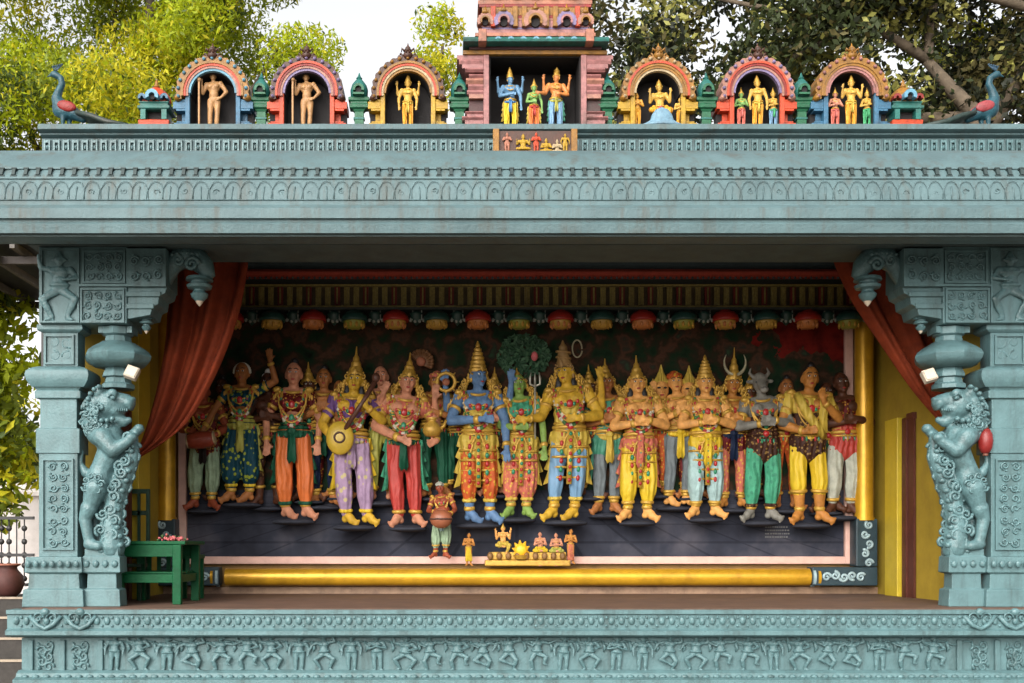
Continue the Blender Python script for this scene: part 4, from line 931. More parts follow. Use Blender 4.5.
# relief plaque hung on the parapet under the shrine
T = thing('relief_plaque', 'small dark plaque of yellow seated figures on the parapet below the shrine', 'plaque', (X(535,14.05), 14.05, Z(156,14.05)))
UP = 14.05/1050
MB().box(-41*UP,41*UP,.0,.06,0,25*UP).build('backing', cm('brown'), T)
for s in (-1,1): MB().box(*sorted((s*36*UP,s*42*UP)),-.05,.062,0,26*UP).build('end_post', cm('gold'), T, bevel=.006)
MB().box(-36*UP,36*UP,-.06,.058,.0,4*UP).build('ledge', cm('gold'), T, bevel=.006)
for x,H,c,a,l in ((-28,19,'salmon','praying','straight'),(-12,26,'yellow','bless','cross'),(1,19,'orange','folded','straight'),(11,22,'yellow','folded','cross'),(22,21,'cream','praying','cross'),(30,18,'yellow','down','straight')):
    m = remesh(body_mb(a,l,False,0,1,hands=False).lathe([(.06,.03),(.045,.08),(.004,.16)],(0,0,.915),8), .02, 1); m.materials.append(cm(c))
    o = link('tiny_figure', m, T, True); o.scale = (H*UP*1.2,H*UP*.7,H*UP); o.location = (x*UP,-.02,(3 if l != 'cross' else -6)*UP)

# ================================================================ ROOF STATUES
def roof_stat(px, foot, top, d, label, skin, **k):
    H = (foot-top)/1050*d
    return figure('deity_statue', label, 'statue', (X(px,d), d, RZ+(128.5-foot)/1050*d), H, pm('st_'+skin, tuple(.78*q for q in SK[skin])), detail=1, depth=.8, **k)
SK = dict(tan=(.42,.22,.085), gold=(.62,.36,.06), amber=(.60,.27,.03), green=(.20,.38,.10), pale=(.55,.50,.42), blue=(.12,.26,.42), orange=(.68,.24,.06), rose=(.6,.25,.16))
DS = ND+.12
CL = lambda n, c: mat('cloth_'+n, c, .55, .2, 8, .1, 60, folds=.6, dirt=.25, dirtcol=tuple(q*.4 for q in c))
for px,w in ((213,'in the blue pillared niche by the left kiosk'),(306,'in the orange pillared niche')):
    roof_stat(px,128,68+(px>300),DS,'bare tan statue leaning on a staff '+w,'tan',arms='hip',legs='straight',crown=None,hair=None,jewel=None,bottom=None)
    w_ = thing('staff', 'thin tan staff held by the statue '+w, 'staff', (X(px,DS)-.205*.82, DS-.1, RZ)); MB().tube([(0,0,.0),(0,0,.66)],.014,8).build('shaft', pm('staff',(.4,.22,.1)), w_); MB().ell((0,0,.68),.03).build('knob', pm('staff',(.4,.22,.1)), w_, True)
up4 = ((-1,(-.22,.03,.72),(-.235,-.04,.87),(0,-.1,1)),(1,(.22,.03,.72),(.235,-.04,.87),(0,-.1,1)))
roof_stat(408,128,76,DS,'golden four armed statue standing alone in the yellow niche','gold',arms='down',legs='straight',extra=up4,crown='tall',bottom=('trousers',CL('amber',(.6,.27,.02)),1.05,.95),sash=CL('gold',(.5,.35,.05)))
DC = TD+.22
roof_stat(510,128,69,DC,'blue skinned crowned statue in yellow cloth at left of the central shrine','blue',arms='reachR',legs='turnR',yaw=.5,extra=up4,crown='tall',ck=1.1,bottom=('trousers',CL('yellow',(.62,.42,.02)),1.15,.95),sash=CL('blue',(.06,.17,.35)),tails=CL('gold',(.5,.35,.05)))
roof_stat(534,128,78,DC,'green statue in orange skirt standing in the middle of the central shrine','green',arms='give',legs='straight',fem=True,crown='cone',bottom=('trousers',CL('orange',(.6,.14,.03)),1.2,.95),tails=CL('gold',(.5,.35,.05)),sash=CL('red',(.4,.04,.03)))
roof_stat(556.5,128,67,DC,'orange crowned statue in blue patterned cloth at right of the central shrine','orange',arms='reachL',legs='turnL',yaw=-.5,extra=up4,crown='jata',bottom=('trousers',CL('steel',(.15,.28,.42)),1.15,.95),sash=CL('olive',(.35,.33,.06)),tails=CL('green',(.05,.22,.14)))
roof_stat(659,134,80,DS,'large golden seated statue with raised hands in the right yellow niche','gold',arms='bless',legs='sit',crown='tall',ck=.8,bottom=('trousers',CL('amber',(.6,.27,.02)),1.1,.95),sash=CL('rose',(.5,.12,.1)))
roof_stat(637,126,92,DS-.06,'small golden attendant kneeling at left of the seated roof statue','amber',arms='praying',legs='straight',crown='topknot',bottom=('trousers',CL('amber',(.6,.27,.02)),1.2,.9))
roof_stat(680,127,96,DS-.06,'small golden attendant with tall hair at right of the seated roof statue','gold',arms='folded',legs='straight',crown='topknot',bottom=('trousers',CL('amber',(.6,.27,.02)),1.2,.9))
t = thing('stone_mound', 'rounded blue stone mound below the seated roof statue', 'stone', (X(662,14.24),14.24,RZ))
MB().lathe([(21*U,0),(21*U,1.5*U),(17*U,3*U),(12*U,6*U),(10*U,12*U),(6*U,17*U),(1*U,19*U)],(0,.0,0),20,.35).build('mound', pm('mound',(.12,.22,.29)), t, True)
for i,(px,c0,c1,w,n) in enumerate(((757,'green','rose','left','red banded'),(851,'rose','green','left','golden banded'))):
    k = [roof_stat(px-16,128,88,DS,f'small {"green" if i==0 else "rose"} attendant statue on the left inside the {n} niche',c0,arms='folded',legs='straight',fem=True,crown='cone',bottom=('trousers',CL('pinkred',(.6,.14,.1)),1.0,.95),sash=CL('rose',(.5,.12,.1))),
         roof_stat(px,128,77,DS-.03,f'tall golden statue in amber cloth in the middle of the {n} niche','gold',arms='down' if i==0 else 'bless',legs='straight',crown='tall',ck=.9,bottom=('trousers',CL('amber',(.6,.27,.02)),1.1,.95),sash=CL('gold',(.5,.35,.05))),
         roof_stat(px+16,128,88,DS,f'small golden attendant statue in {"blue" if i==0 else "green"} cloth on the right inside the {n} niche','gold' ,arms='folded',legs='straight',fem=True,crown='cone',bottom=('trousers',CL('steel',(.15,.28,.42)) if i==0 else CL('leaf',(.05,.3,.12)),1.0,.95),sash=CL('leaf',(.05,.3,.12)))]
# ================================================================ THE WEDDING FIGURES (high relief on the panel)
SKM = dict(gold=(.76,.42,.15), yellow=(.64,.42,.06), honey=(.52,.25,.07), brown=(.24,.10,.045), dusk=(.13,.055,.03), pink=(.60,.30,.19), blue=(.15,.25,.40), green=(.26,.38,.11), grey=(.26,.25,.22), red=(.35,.10,.05), tawny=(.42,.19,.07))  # gold skin brightened so its colour stands in for a warm glow right of centre
CLM = dict(white=(.52,.53,.45), mint=(.36,.46,.32), teal=(.012,.085,.12), orange=(.66,.13,.015), lilac=(.46,.33,.46), red=(.60,.055,.03), yellow=(.68,.45,.01), grey=(.22,.25,.26), sky=(.42,.56,.55), green=(.025,.26,.14), jade=(.10,.38,.24), maroon=(.17,.018,.02), navy=(.02,.035,.08), olive=(.32,.33,.02), violet=(.22,.12,.30), gold=(.5,.3,.04), flame=(.55,.14,.04), steel=(.13,.22,.30), choc=(.075,.03,.018), pine=(.02,.12,.07), salmon=(.6,.2,.14), dark=(.03,.02,.02))
PATS = dict(flame=((.5,.30,.03),34), steel=((.45,.40,.30),38), salmon=((.55,.33,.05),36), red=((.55,.28,.03),22), lilac=((.5,.42,.2),22), teal=((.25,.30,.03),26), orange=((.55,.08,.01),24), gold=((.16,.05,.01),48), maroon=((.4,.22,.03),44), choc=((.22,.13,.04),40), jade=((.04,.2,.12),26))
def rich(c): return tuple(.92*q**1.22 for q in c)
def M_(n):
    c = rich(CLM[n]); p = PATS.get(n)
    return mat('cloth_'+n, c, .6, .34, 10, .3, 70, spec=.2, folds=.6, dirt=.4, dirtcol=tuple(q*.3 for q in c), pat=p[0] if p else None, pscale=p[1] if p else 1)
S_ = lambda n: SKIN(n, rich(SKM[n]))
GR = 'sculpted wedding figures on the panel'
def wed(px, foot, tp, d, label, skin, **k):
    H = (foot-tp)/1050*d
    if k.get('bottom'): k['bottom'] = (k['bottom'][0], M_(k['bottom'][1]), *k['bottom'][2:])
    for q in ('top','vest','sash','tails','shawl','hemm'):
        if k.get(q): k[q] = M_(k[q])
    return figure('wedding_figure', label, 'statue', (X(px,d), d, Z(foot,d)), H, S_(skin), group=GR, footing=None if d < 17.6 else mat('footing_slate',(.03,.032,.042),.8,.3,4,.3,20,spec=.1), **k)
F, B_ = 17.66, 17.84
# back row, many in dark skin and cloth colours
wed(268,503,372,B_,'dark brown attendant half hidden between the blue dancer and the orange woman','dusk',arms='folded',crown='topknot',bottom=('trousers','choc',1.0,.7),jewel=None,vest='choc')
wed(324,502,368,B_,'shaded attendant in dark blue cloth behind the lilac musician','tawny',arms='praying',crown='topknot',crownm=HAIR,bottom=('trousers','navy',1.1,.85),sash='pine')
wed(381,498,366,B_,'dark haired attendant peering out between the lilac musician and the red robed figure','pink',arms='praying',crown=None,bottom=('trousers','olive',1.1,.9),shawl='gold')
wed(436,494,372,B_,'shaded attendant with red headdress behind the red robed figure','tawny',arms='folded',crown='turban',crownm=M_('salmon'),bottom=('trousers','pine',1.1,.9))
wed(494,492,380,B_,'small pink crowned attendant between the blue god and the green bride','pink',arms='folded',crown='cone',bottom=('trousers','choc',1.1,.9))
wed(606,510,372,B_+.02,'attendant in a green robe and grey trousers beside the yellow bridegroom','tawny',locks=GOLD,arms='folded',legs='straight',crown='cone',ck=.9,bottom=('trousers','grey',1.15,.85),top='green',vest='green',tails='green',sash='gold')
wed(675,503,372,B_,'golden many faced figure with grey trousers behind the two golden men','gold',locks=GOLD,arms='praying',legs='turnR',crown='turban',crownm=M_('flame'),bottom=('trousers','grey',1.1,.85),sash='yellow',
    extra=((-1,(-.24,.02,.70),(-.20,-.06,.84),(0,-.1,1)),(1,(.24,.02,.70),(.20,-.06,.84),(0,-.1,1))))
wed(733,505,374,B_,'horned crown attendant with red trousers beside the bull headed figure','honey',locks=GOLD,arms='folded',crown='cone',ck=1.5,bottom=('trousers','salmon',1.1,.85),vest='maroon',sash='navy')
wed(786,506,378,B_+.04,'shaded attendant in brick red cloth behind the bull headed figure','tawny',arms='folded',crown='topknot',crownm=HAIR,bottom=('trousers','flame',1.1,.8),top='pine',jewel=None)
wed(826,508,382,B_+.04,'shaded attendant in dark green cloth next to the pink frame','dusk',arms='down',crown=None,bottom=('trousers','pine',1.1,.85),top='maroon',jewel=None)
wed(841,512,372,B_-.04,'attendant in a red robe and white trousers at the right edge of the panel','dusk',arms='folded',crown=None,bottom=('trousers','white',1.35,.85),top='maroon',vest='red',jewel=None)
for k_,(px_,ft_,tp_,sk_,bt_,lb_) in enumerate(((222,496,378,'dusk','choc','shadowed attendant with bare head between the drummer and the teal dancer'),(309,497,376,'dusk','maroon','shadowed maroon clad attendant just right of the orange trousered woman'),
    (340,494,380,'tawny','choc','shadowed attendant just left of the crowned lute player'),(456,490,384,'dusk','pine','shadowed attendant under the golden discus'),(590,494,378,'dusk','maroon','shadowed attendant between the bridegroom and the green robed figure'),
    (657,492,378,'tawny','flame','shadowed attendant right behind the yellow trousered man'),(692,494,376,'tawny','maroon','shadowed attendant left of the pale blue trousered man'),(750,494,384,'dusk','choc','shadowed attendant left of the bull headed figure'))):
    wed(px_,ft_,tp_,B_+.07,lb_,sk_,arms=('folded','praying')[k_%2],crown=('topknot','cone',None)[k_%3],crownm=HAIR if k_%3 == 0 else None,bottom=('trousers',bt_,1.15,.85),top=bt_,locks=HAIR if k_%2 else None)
# front row, from the left curtain
wed(203,506,382,F+.06,'drummer with red chest and pale green trousers beside the left curtain','red',arms='drum',crown='turban',crownm=M_('red'),bottom=('trousers','mint',1.45,.8),vest='maroon',sash='dark')
wed(242,499,362,F,'dancer in teal flared trousers with one arm raised','tawny',garland=True,arms='raise',legs='turnL',fem=True,yaw=-.1,crown='flowers',crownm=mat('jasmine',(.6,.58,.5)),bottom=('trousers','teal',1.75,.8),top='teal',sash='olive',tails='olive',hemm='yellow',belt=M_('olive'))
wed(294,515,362,F,'woman in orange trousers with a green hip sash and arms lowered','pink',garland=True,arms='down',legs='turnR',fem=True,crown='topknot',crownm=HAIR,bottom=('trousers','orange',1.35,.9),top='maroon',sash='pine',tails='pine',belt=M_('pine'))
wed(355,521,368,F,'lilac trousered musician with a golden crown playing a long lute','yellow',garland=True,locks=GOLD,arms='veena',legs='turnR',crown='cone',ck=1.15,bottom=('trousers','lilac',1.35,.95),top='violet',sash='lilac',hemm='yellow',tails='yellow',hair='long')
wed(408,522,370,F,'red trousered figure with a fan crest carrying a pot','pink',garland=True,locks=GOLD,arms='carry',legs='straight',yaw=.15,crown='cone',bottom=('trousers','red',1.2,.95),top='salmon',sash='pine',tails='jade',
    extra=((-1,(-.20,.02,.70),(-.16,-.08,.82),(.2,-.1,1)),(1,(.235,.02,.70),(.21,-.06,.82),(0,-.1,1))))
wed(478,519,364,F,'blue skinned god with a tall golden crown and orange trousers','blue',garland=True,locks=GOLD,arms='reachR',legs='turnR',yaw=.55,crown='tall',ck=1.15,bottom=('trousers','flame',1.25,.72),swags=True,tails='gold',vest='gold',extra=up4,hemm='gold')
wed(518,514,373,F+.03,'green skinned bride in a red skirt at the centre','green',garland=True,locks=GOLD,arms='give',legs='straight',fem=True,crown='cone',ck=.55,bottom=('trousers','salmon',1.55,.78),top='jade',swags=True,tails='gold',vest='gold',hemm='gold')
wed(565,516,360,F,'yellow bridegroom with piled hair and blue patterned trousers','yellow',garland=True,locks=GOLD,arms='reachL',legs='turnL',yaw=-.5,crown='jata',ck=1.2,crownm=mat('jata_brown',(.26,.15,.05)),bottom=('trousers','steel',1.2,.75),swags=True,tails='gold',vest='gold',hair='long',hemm='gold',extra=((1,(.235,.02,.69),(.235,-.06,.85),(0,-.1,1)),))
wed(637,517,372,F,'golden crowned man with folded arms and bright yellow trousers','gold',garland=True,locks=GOLD,swags=True,arms='folded',crown='cone',bottom=('trousers','yellow',1.45,.8),sash='salmon',vest='salmon',tails='salmon',hair='long')
wed(705,514,372,F,'golden man with folded arms and pale blue trousers','gold',garland=True,locks=GOLD,swags=True,arms='folded',crown='tall',bottom=('trousers','sky',1.4,.88),sash='yellow',vest='yellow',fat=1.12,hair='long')
wed(760,517,372,F+.02,'bull headed grey figure in a brown tunic and green trousers','grey',arms='folded',crown=None,head='bull',bottom=('trousers','jade',1.35,.88),vest='choc',hair=False,belt=M_('choc'))
wed(810,519,366,F,'dark young man with a golden shawl and yellow knee trousers','honey',arms='chest',crown='topknot',crownm=HAIR,bottom=('trousers','yellow',1.3,.45),shawl='gold',vest='choc',top='gold')
# small foreground figures
wed(440,556,482,17.55,'short stout brown attendant with a white cap and big drum belly','red',arms='drum',fat=1.45,crown='turban',crownm=M_('white'),hair=None,bottom=('trousers','mint',1.6,.6),sash='sky',jewel=GOLD)
t = figure('small_devotee','tiny devotee wrapped in bright yellow cloth left of the fire altar group','statue',(X(469,17.6),17.6,Z(565,17.6)),32/1050*17.6,S_('honey'),arms='praying',legs='straight',crown='topknot',crownm=HAIR,detail=1,bottom=('skirt',M_('yellow'),.12,.12),jewel=None)
def held(name, label, cat, px, py, d): return thing(name, label, cat, (X(px,d), d, Z(py,d)))
m1 = 17.4/1050
# long lute of the musician
t = held('lute','long dark necked lute with a round golden gourd across the lilac musician','lute',340,438,17.36)
MB().ell((0,0,0),14*m1,.10,17*m1,20,14).build('gourd', mat('lute_gold',(.50,.33,.035),.35,.2), t, True)
MB().ring((0,0,0),5*m1,5*m1,1*m1,16,6).build('sound_ring', mat('lute_dark',(.07,.03,.02)), t, True).rotation_euler = (pi/2,0,0); t.children[-1].location = (0,-.10,0)
MB().tube([(5*m1,-.04,8*m1),(22*m1,-.05,34*m1),(35*m1,-.02,56*m1)],[2.6*m1,2.3*m1,2.6*m1],10).build('neck', mat('lute_neck',(.09,.035,.022),.4), t, True)
MB().ell((36*m1,-.02,60*m1),4*m1,.06,5*m1).build('head', mat('lute_neck',(.09,.035,.022),.4), t, True)
t = held('hand_drum','dark red hand drum under the left drummer\'s palms','drum',201,440,17.36)
MB().tube([(-13*m1,0,-2*m1),(-9*m1,0,-1*m1),(0,0,0),(9*m1,0,1*m1),(13*m1,0,2*m1)],[6.5*m1,8*m1,9*m1,8*m1,6.5*m1],18).build('drum_body', mat('drum_red',(.25,.04,.02),.4), t, True)
for s in (-1,1): MB().tube([(s*12.5*m1,0,s*1.9*m1),(s*13.8*m1,0,s*2.1*m1)],[6.8*m1,6.6*m1],18).build('drum_head', mat('drum_skin',(.4,.3,.18)), t, smooth=40)
t = held('round_drum','round brown drum on the stout attendant\'s belly','drum',441,519,17.22)
MB().ell((0,0,0),11*m1,.13,9.5*m1,18,12).build('drum_body', mat('drum_brown',(.26,.085,.04),.4), t, True); MB().ring((0,0,0),10.9*m1,.132,.9*m1,24,6).build('drum_band', mat('lute_dark',(.07,.03,.02)), t, True)
t = held('offering_pot','golden spouted offering pot held by the red trousered figure','pot',432,428,17.32)
MB().lathe([(3*m1,-9*m1),(7*m1,-8*m1),(9.5*m1,-3*m1),(8*m1,3*m1),(4*m1,6*m1),(4*m1,8*m1),(6.5*m1,10*m1)],(0,0,0),18).build('bowl', GOLD, t, True); MB().tube([(7*m1,0,-2*m1),(12*m1,-.02,2*m1),(14*m1,-.02,8*m1)],[2*m1,1.5*m1,1.2*m1],8).build('spout', GOLD, t, True)
t = held('discus','golden spoked discus beside the blue god\'s raised hand','discus',446,382,17.55)
b = MB().ring((0,0,0),9*m1,9*m1,1.8*m1,24,8)
for k in range(8): a = k*pi/4; b.caps((9*m1*cos(a),9*m1*sin(a),0),1.2*m1,(13*m1*cos(a),13*m1*sin(a),0),.5*m1,6)
rm = b.build('rim', GOLD, t, True); rm.rotation_euler = (pi/2,0,0)
hb = MB().ell((0,0,0),4*m1,4*m1,2.5*m1).build('hub', mat('discus_red',(.3,.1,.05)), t, True); hb.rotation_euler = (pi/2,0,0)
t = held('fan_crest','round brown feather fan behind the head of the red trousered figure','fan',421,360,17.82)
b = MB()
for k in range(11): a = -.9+k*.29; b.caps((0,0,-4*m1),1.2*m1,(11*m1*sin(a),0,11*m1*cos(a)-2*m1),2.6*m1,8)
b.build('feathers', mat('fan_brown',(.17,.075,.03),.5,.3), t, True); MB().ell((0,-.04,-2*m1),5*m1,.04,5*m1).build('fan_boss', mat('discus_red',(.3,.1,.05)), t, True)
t = held('trident','slim silver trident standing between the bride and the bridegroom','trident',535,400,17.6)
b = MB().tube([(0,0,-40*m1),(0,0,22*m1)],.018,8); b.build('shaft', mat('silver',(.45,.43,.36),.35,.2,metal=.5), t, True)
b = MB()
for s in (-1,0,1): b.tube([(0,0,14*m1),(s*5*m1,0,16*m1),(s*5*m1,0,22*m1),(s*4*m1,0,28*m1)],[.018,.018,.02,.004],6)
b.build('prongs', mat('silver',(.45,.43,.36)), t, True)
for (px,py,sg,lab) in ((735,370,1,'pale curved horn crescent around the dark crowned head by the bull headed figure'),(577,349,-1,'thin cream serpent loop rising behind the bridegroom\'s hair')):
    t = held('horn_crescent' if sg > 0 else 'serpent_loop', lab, 'ornament', px, py, 17.78)
    if sg > 0: MB().tube([(11*m1*sin(a),0,-13*m1*cos(a)+8*m1) for a in [i*pi/8*.7-2.2 for i in range(17)]],[.006+.024*sin(pi*i/16) for i in range(17)],8).build('crescent', mat('horn_cream',(.34,.31,.2)), t, True)
    else: MB().tube([(5*m1*cos(a),-.01*a,9*m1*sin(a)) for a in [i*2*pi/22 for i in range(22)]],.013,8).build('coil', mat('horn_cream',(.34,.31,.2)), t, True)
# small faces of the many faced figure and clustered attendants' faces
for k,(px,py) in enumerate(((661,390),(689,391),(653,404),(695,404))):
    t = held('carved_face', ['pale gold side face left of the many faced head','pale gold side face right of the many faced head','lower left side face near the yellow trousered man','lower right side face near the pale blue trousered man'][k],'carved face',px,py,17.84)
    fc = MB().ell((0,0,0),8*m1,.11,10.5*m1,14,10).ell((0,-.03,-5*m1),5.5*m1,.09,6*m1).caps((0,-.1,2*m1),.018,(0,-.135,-2.5*m1),.028,8).build('face', S_('gold'), t, True)
    for s in (-1,1): MB().ell((s*3.2*m1,-.10,1.5*m1),2*m1,.025,1.1*m1,8,6).build('eye', EYEB, fc, True)
    MB().ell((0,-.115,-6*m1),2.4*m1,.02,1*m1,8,6).build('mouth', LIP, fc, True); MB().lathe([(7*m1,7*m1),(8*m1,9*m1),(6*m1,12*m1),(3*m1,18*m1),(.4*m1,26*m1)],(0,0,0),10,.5).build('crown', M_('gold') if k < 2 else GOLD, t, smooth=30)
# leafy tree relief above the bride
t = held('painted_tree','dark green leafy tree in relief above the green bride','tree relief',524,356,17.9)
b = MB(); rr = random.Random(8)
for k in range(420):
    a = rr.uniform(0,6.28); q = sqrt(rr.random()); p = V(27*q*cos(a)*m1, -rr.uniform(0,.16)*(1.1-q), 22*q*sin(a)*m1)
    M = Matrix.Rotation(rr.uniform(0,6.28),3,'Y') @ Matrix.Rotation(rr.uniform(-.7,.7),3,'X')
    b.cur = 0 if rr.random() < .6 else 1; b.add([p+M @ V(x,y,z) for x,y,z in ((0,0,-.06),(.03,-.012,0),(0,0,.06),(-.03,-.012,0))],[(0,1,2,3)])
b.build('leaves', [mat('relief_leaf',(.02,.065,.03)),mat('relief_leaf_pale',(.05,.12,.06))], t, fix=False)
MB().tube([(0,.03,-70*m1),(.05,.03,-30*m1),(0,.02,5*m1)],[.06,.05,.03],8).build('trunk', mat('relief_bark',(.05,.03,.02)), t, True)
MB().ell((10*m1,-.16,-2*m1),3.5*m1,.05,5*m1).build('blossom', mat('relief_blossom',(.55,.12,.13)), t, True)
# fire altar group
A_ = held('fire_altar','low gilded altar ledge at the foot of the panel','altar',526,566,17.62)
mA = 17.62/1050
MB().box(-41*mA,44*mA,-.10,.28,0,6*mA).box(-37*mA,40*mA,-.07,.27,6*mA,14*mA).build('ledge', GOLD, A_, bevel=.02)
b = MB()
for k in range(9): b.ell(((-36+9*k)*mA,-.10,10*mA),3*mA,.05,4*mA,8,6)
b.build('ledge_carving', mat('altar_brown',(.20,.10,.03)), A_, True)
def altar_fig(px, foot, H, label, skin, **k): return figure('altar_figure', label, 'statue', (X(px,17.6),17.6,Z(foot,17.6)), H/1050*17.6, S_(skin), detail=1, group='small figures on the fire altar', depth=.7, **k)
altar_fig(503,562,36,'small golden four armed figure seated at the left of the fire altar','gold',arms='bless',legs='sit',crown='cone',extra=up4,bottom=('trousers',M_('gold'),1.1,.9))
altar_fig(540,566,34,'small dark bearded figure seated just right of the altar fire','pink',arms='praying',legs='cross',crown='topknot',crownm=HAIR,bottom=('trousers',M_('yellow'),1.2,.9))
altar_fig(556,566,33,'small dark haired figure seated second from the altar fire','pink',arms='folded',legs='cross',crown='topknot',crownm=HAIR,bottom=('trousers',M_('olive'),1.2,.9))
altar_fig(571,563,34,'small attendant standing in an orange robe at the right end of the altar','honey',arms='praying',legs='straight',crown='topknot',crownm=HAIR,bottom=('skirt',M_('salmon'),.11,.08))
t = held('altar_fire','round yellow sculpted flame burning on the altar ledge','flame',521,550,17.55)
b = MB().ell((0,0,0),7*mA,.08,7*mA)
for k in range(9): a = k*2*pi/9+.3; b.caps((5*mA*cos(a),0,5*mA*sin(a)),2.6*mA,(8.2*mA*cos(a),0,8.2*mA*sin(a)+1*mA),.8*mA,6)
b.build('flame', mat('flame_yellow',(.75,.40,.02),.4,.3), t, True); MB().lathe([(6*mA,-9*mA),(7*mA,-7*mA),(8*mA,-5*mA)],(0,0,0),14).build('fire_bowl', GOLD, t, smooth=30)

# ================================================================ CURTAINS
curt = mat('curtain_cloth', (.23,.032,.006), .85, .32, 5, .5, 16, trans=.25, dirt=.3, dirtcol=(.10,.01,.006))
def bez(pts, t):
    n = len(pts)-1; u = t*n; i = min(int(u), n-1); f = u-i
    p0,p1,p2,p3 = [pts[max(0,min(n,j))] for j in (i-1,i,i+1,i+2)]
    return [.5*((2*p1[k])+(-p0[k]+p2[k])*f+(2*p0[k]-5*p1[k]+4*p2[k]-p3[k])*f*f+(-p0[k]+3*p1[k]-3*p2[k]+p3[k])*f**3) for k in (0,1)]
def curtain(lp, rp, d, folds, label, ph):
    nu, nv = 90, 70; vs = []; fs = []
    for j in range(nv+1):
        t = j/nv; a = bez(lp,t); c = bez(rp,t)
        for i in range(nu+1):
            u = i/nu; px = a[0]+(c[0]-a[0])*u; py = a[1]+(c[1]-a[1])*u
            w = abs(c[0]-a[0])/60
            y = d+.085*min(1,.35+w*.6)*(sin(folds*2*pi*u+ph+1.2*sin(3*t))+.35*sin(folds*4.6*pi*u+2*t+ph))+.03*sin(7*t+3*u)
            vs.append((X(px,d), y, Z(py,d)))
    for j in range(nv):
        for i in range(nu): k = j*(nu+1)+i; fs.append((k,k+1,k+nu+2,k+nu+1))
    T = thing('curtain', label, 'curtain', (0,0,0), 'pair of tied back stage curtains')
    o = MB().add(vs, fs).build('cloth', curt, T, True, fix=False)
    s = o.modifiers.new('solid','SOLIDIFY'); s.thickness = .012
    return T
c = curtain([(166,246),(165,300),(162,350),(153,400),(141,440),(131,459)],[(250,246),(247,280),(236,325),(212,382),(180,430),(134,460)],15.3,2.6,'rust red stage curtain gathered down to the left above the green bench',.5)
MB().tube([(X(131,15.3),15.25,Z(456,15.3)),(X(122,15.3),15.0,Z(455,15.3)),(X(112,15),14.6,Z(452,15))],.03,8).build('tie_cord', mat('cord_red',(.16,.02,.012)), c, True)
c = curtain([(832,246),(838,262),(854,300),(880,342),(912,388),(944,424)],[(905,246),(915,280),(925,315),(938,352),(948,390),(956,424)],15.3,2.0,'rust red stage curtain gathered down to the right, hanging over the doorway side',1.5)
MB().tube([(X(948,15.3),15.25,Z(421,15.3)),(X(966,15.3),15.0,Z(421,15.3)),(X(974,15),14.6,Z(420,15))],.03,8).build('tie_cord', mat('cord_red',(.16,.02,.012)), c, True)
MB().tube([(cxl,15.3,6.84),(cxr,15.3,6.84)],.03,10).build('curtain_rail', mat('rail_iron',(.03,.03,.03),.4), CO, True)
b = MB()
MB().box(cxl,cxl+.02,15.25,15.35,6.8,6.95).build('rail_bracket', mat('rail_iron',(.03,.03,.03)), CO)

# ================================================================ BENCH, CHAIR, LAMPS ON STAGE
grn = mat('bench_green', (.002,.062,.021), .5, .25, 5, .2, 30, spec=.15, dirt=.4, dirtcol=(.004,.02,.009))
BX0, BX1 = X(119,14.6), X(177,14.6)
T = thing('green_bench', 'sturdy green painted wooden table bench standing beside the left pillar', 'bench', ((BX0+BX1)/2,15.0,FL))
hw = (BX1-BX0)/2; TH = Z(541,14.6)-FL
MB().box(-hw-.06,hw+.12,-.42,.75,TH-.05,TH).build('top', grn, T, bevel=.012)
ap = MB().box(-hw,hw,-.40,-.35,TH-.22,TH-.052).build('apron', grn, T, bevel=.008); MB().box(-hw,hw,.64,.69,TH-.22,TH-.052).build('apron', grn, T, bevel=.008)
for sx in (-1,1):
    for y in (-.375,.665): MB().box(sx*hw-.06,sx*hw+.06,y-.05,y+.05,0,TH-.053).build('leg', grn, T, bevel=.01)
MB().box(-hw+.06,hw-.06,-.40,-.35,.30,.42).build('rail', grn, T, bevel=.008); MB().box(-hw+.06,hw-.06,.64,.69,.30,.42).build('rail', grn, T, bevel=.008)
for sx in (-1,1): MB().box(sx*hw-.03,sx*hw+.03,-.325,.615,.30,.42).build('rail', grn, T, bevel=.008)
for k in range(5): MB().box(-hw+.12+k*(2*hw-.24)/4-.03,-hw+.12+k*(2*hw-.24)/4+.03,.65,.68,.42,TH-.22).build('slat', grn, T, bevel=.005)
for k in range(4): MB().box(-hw-.0,hw+.0,-.31+.24*k,-.16+.24*k,.425,.45).build('shelf_slat', grn, T, bevel=.005)
T = thing('green_stool', 'low dark green stool behind the right end of the green bench', 'stool', (X(191,16.2),16.2,FL))
MB().box(-.17,.17,-.2,.2,.62,.68).build('seat', grn, T, bevel=.01)
for sx in (-1,1):
    for sy in (-1,1): MB().box(sx*.13-.03,sx*.13+.03,sy*.15-.03,sy*.15+.03,0,.62).build('leg', grn, T)
dg_ = mat('chair_green', (.006,.035,.016), .45, .2, 5, .1)
T = thing('wooden_chair', 'dark green tall backed wooden chair standing behind the bench', 'chair', (X(139,16.0),16.0,FL))
for s in (-1,1): 
    MB().box(s*.14-.027,s*.14+.027,-.03,.03,0,Z(489,16)-FL).build('leg', dg_, T, bevel=.006); MB().box(s*.14-.025,s*.14+.025,-.45,-.40,0,.5).build('leg', dg_, T, bevel=.006)
MB().box(-.17,.17,-.46,.0,.5,.55).build('seat', dg_, T, bevel=.008)
H_ = Z(489,16)-FL
b = MB().box(-.113,.113,-.02,.02,H_-.07,H_).box(-.113,.113,-.02,.02,H_-.40,H_-.33).box(-.02,.02,-.02,.02,.56,H_-.07).box(-.113,.113,-.02,.02,.62,.68)
b.build('backrest', dg_, T)
T = thing('flower_tray', 'small heap of pink and green petals left on the green bench top', 'flowers', (X(172,14.75),14.75,FL+TH))
b = MB(); rr = random.Random(2)
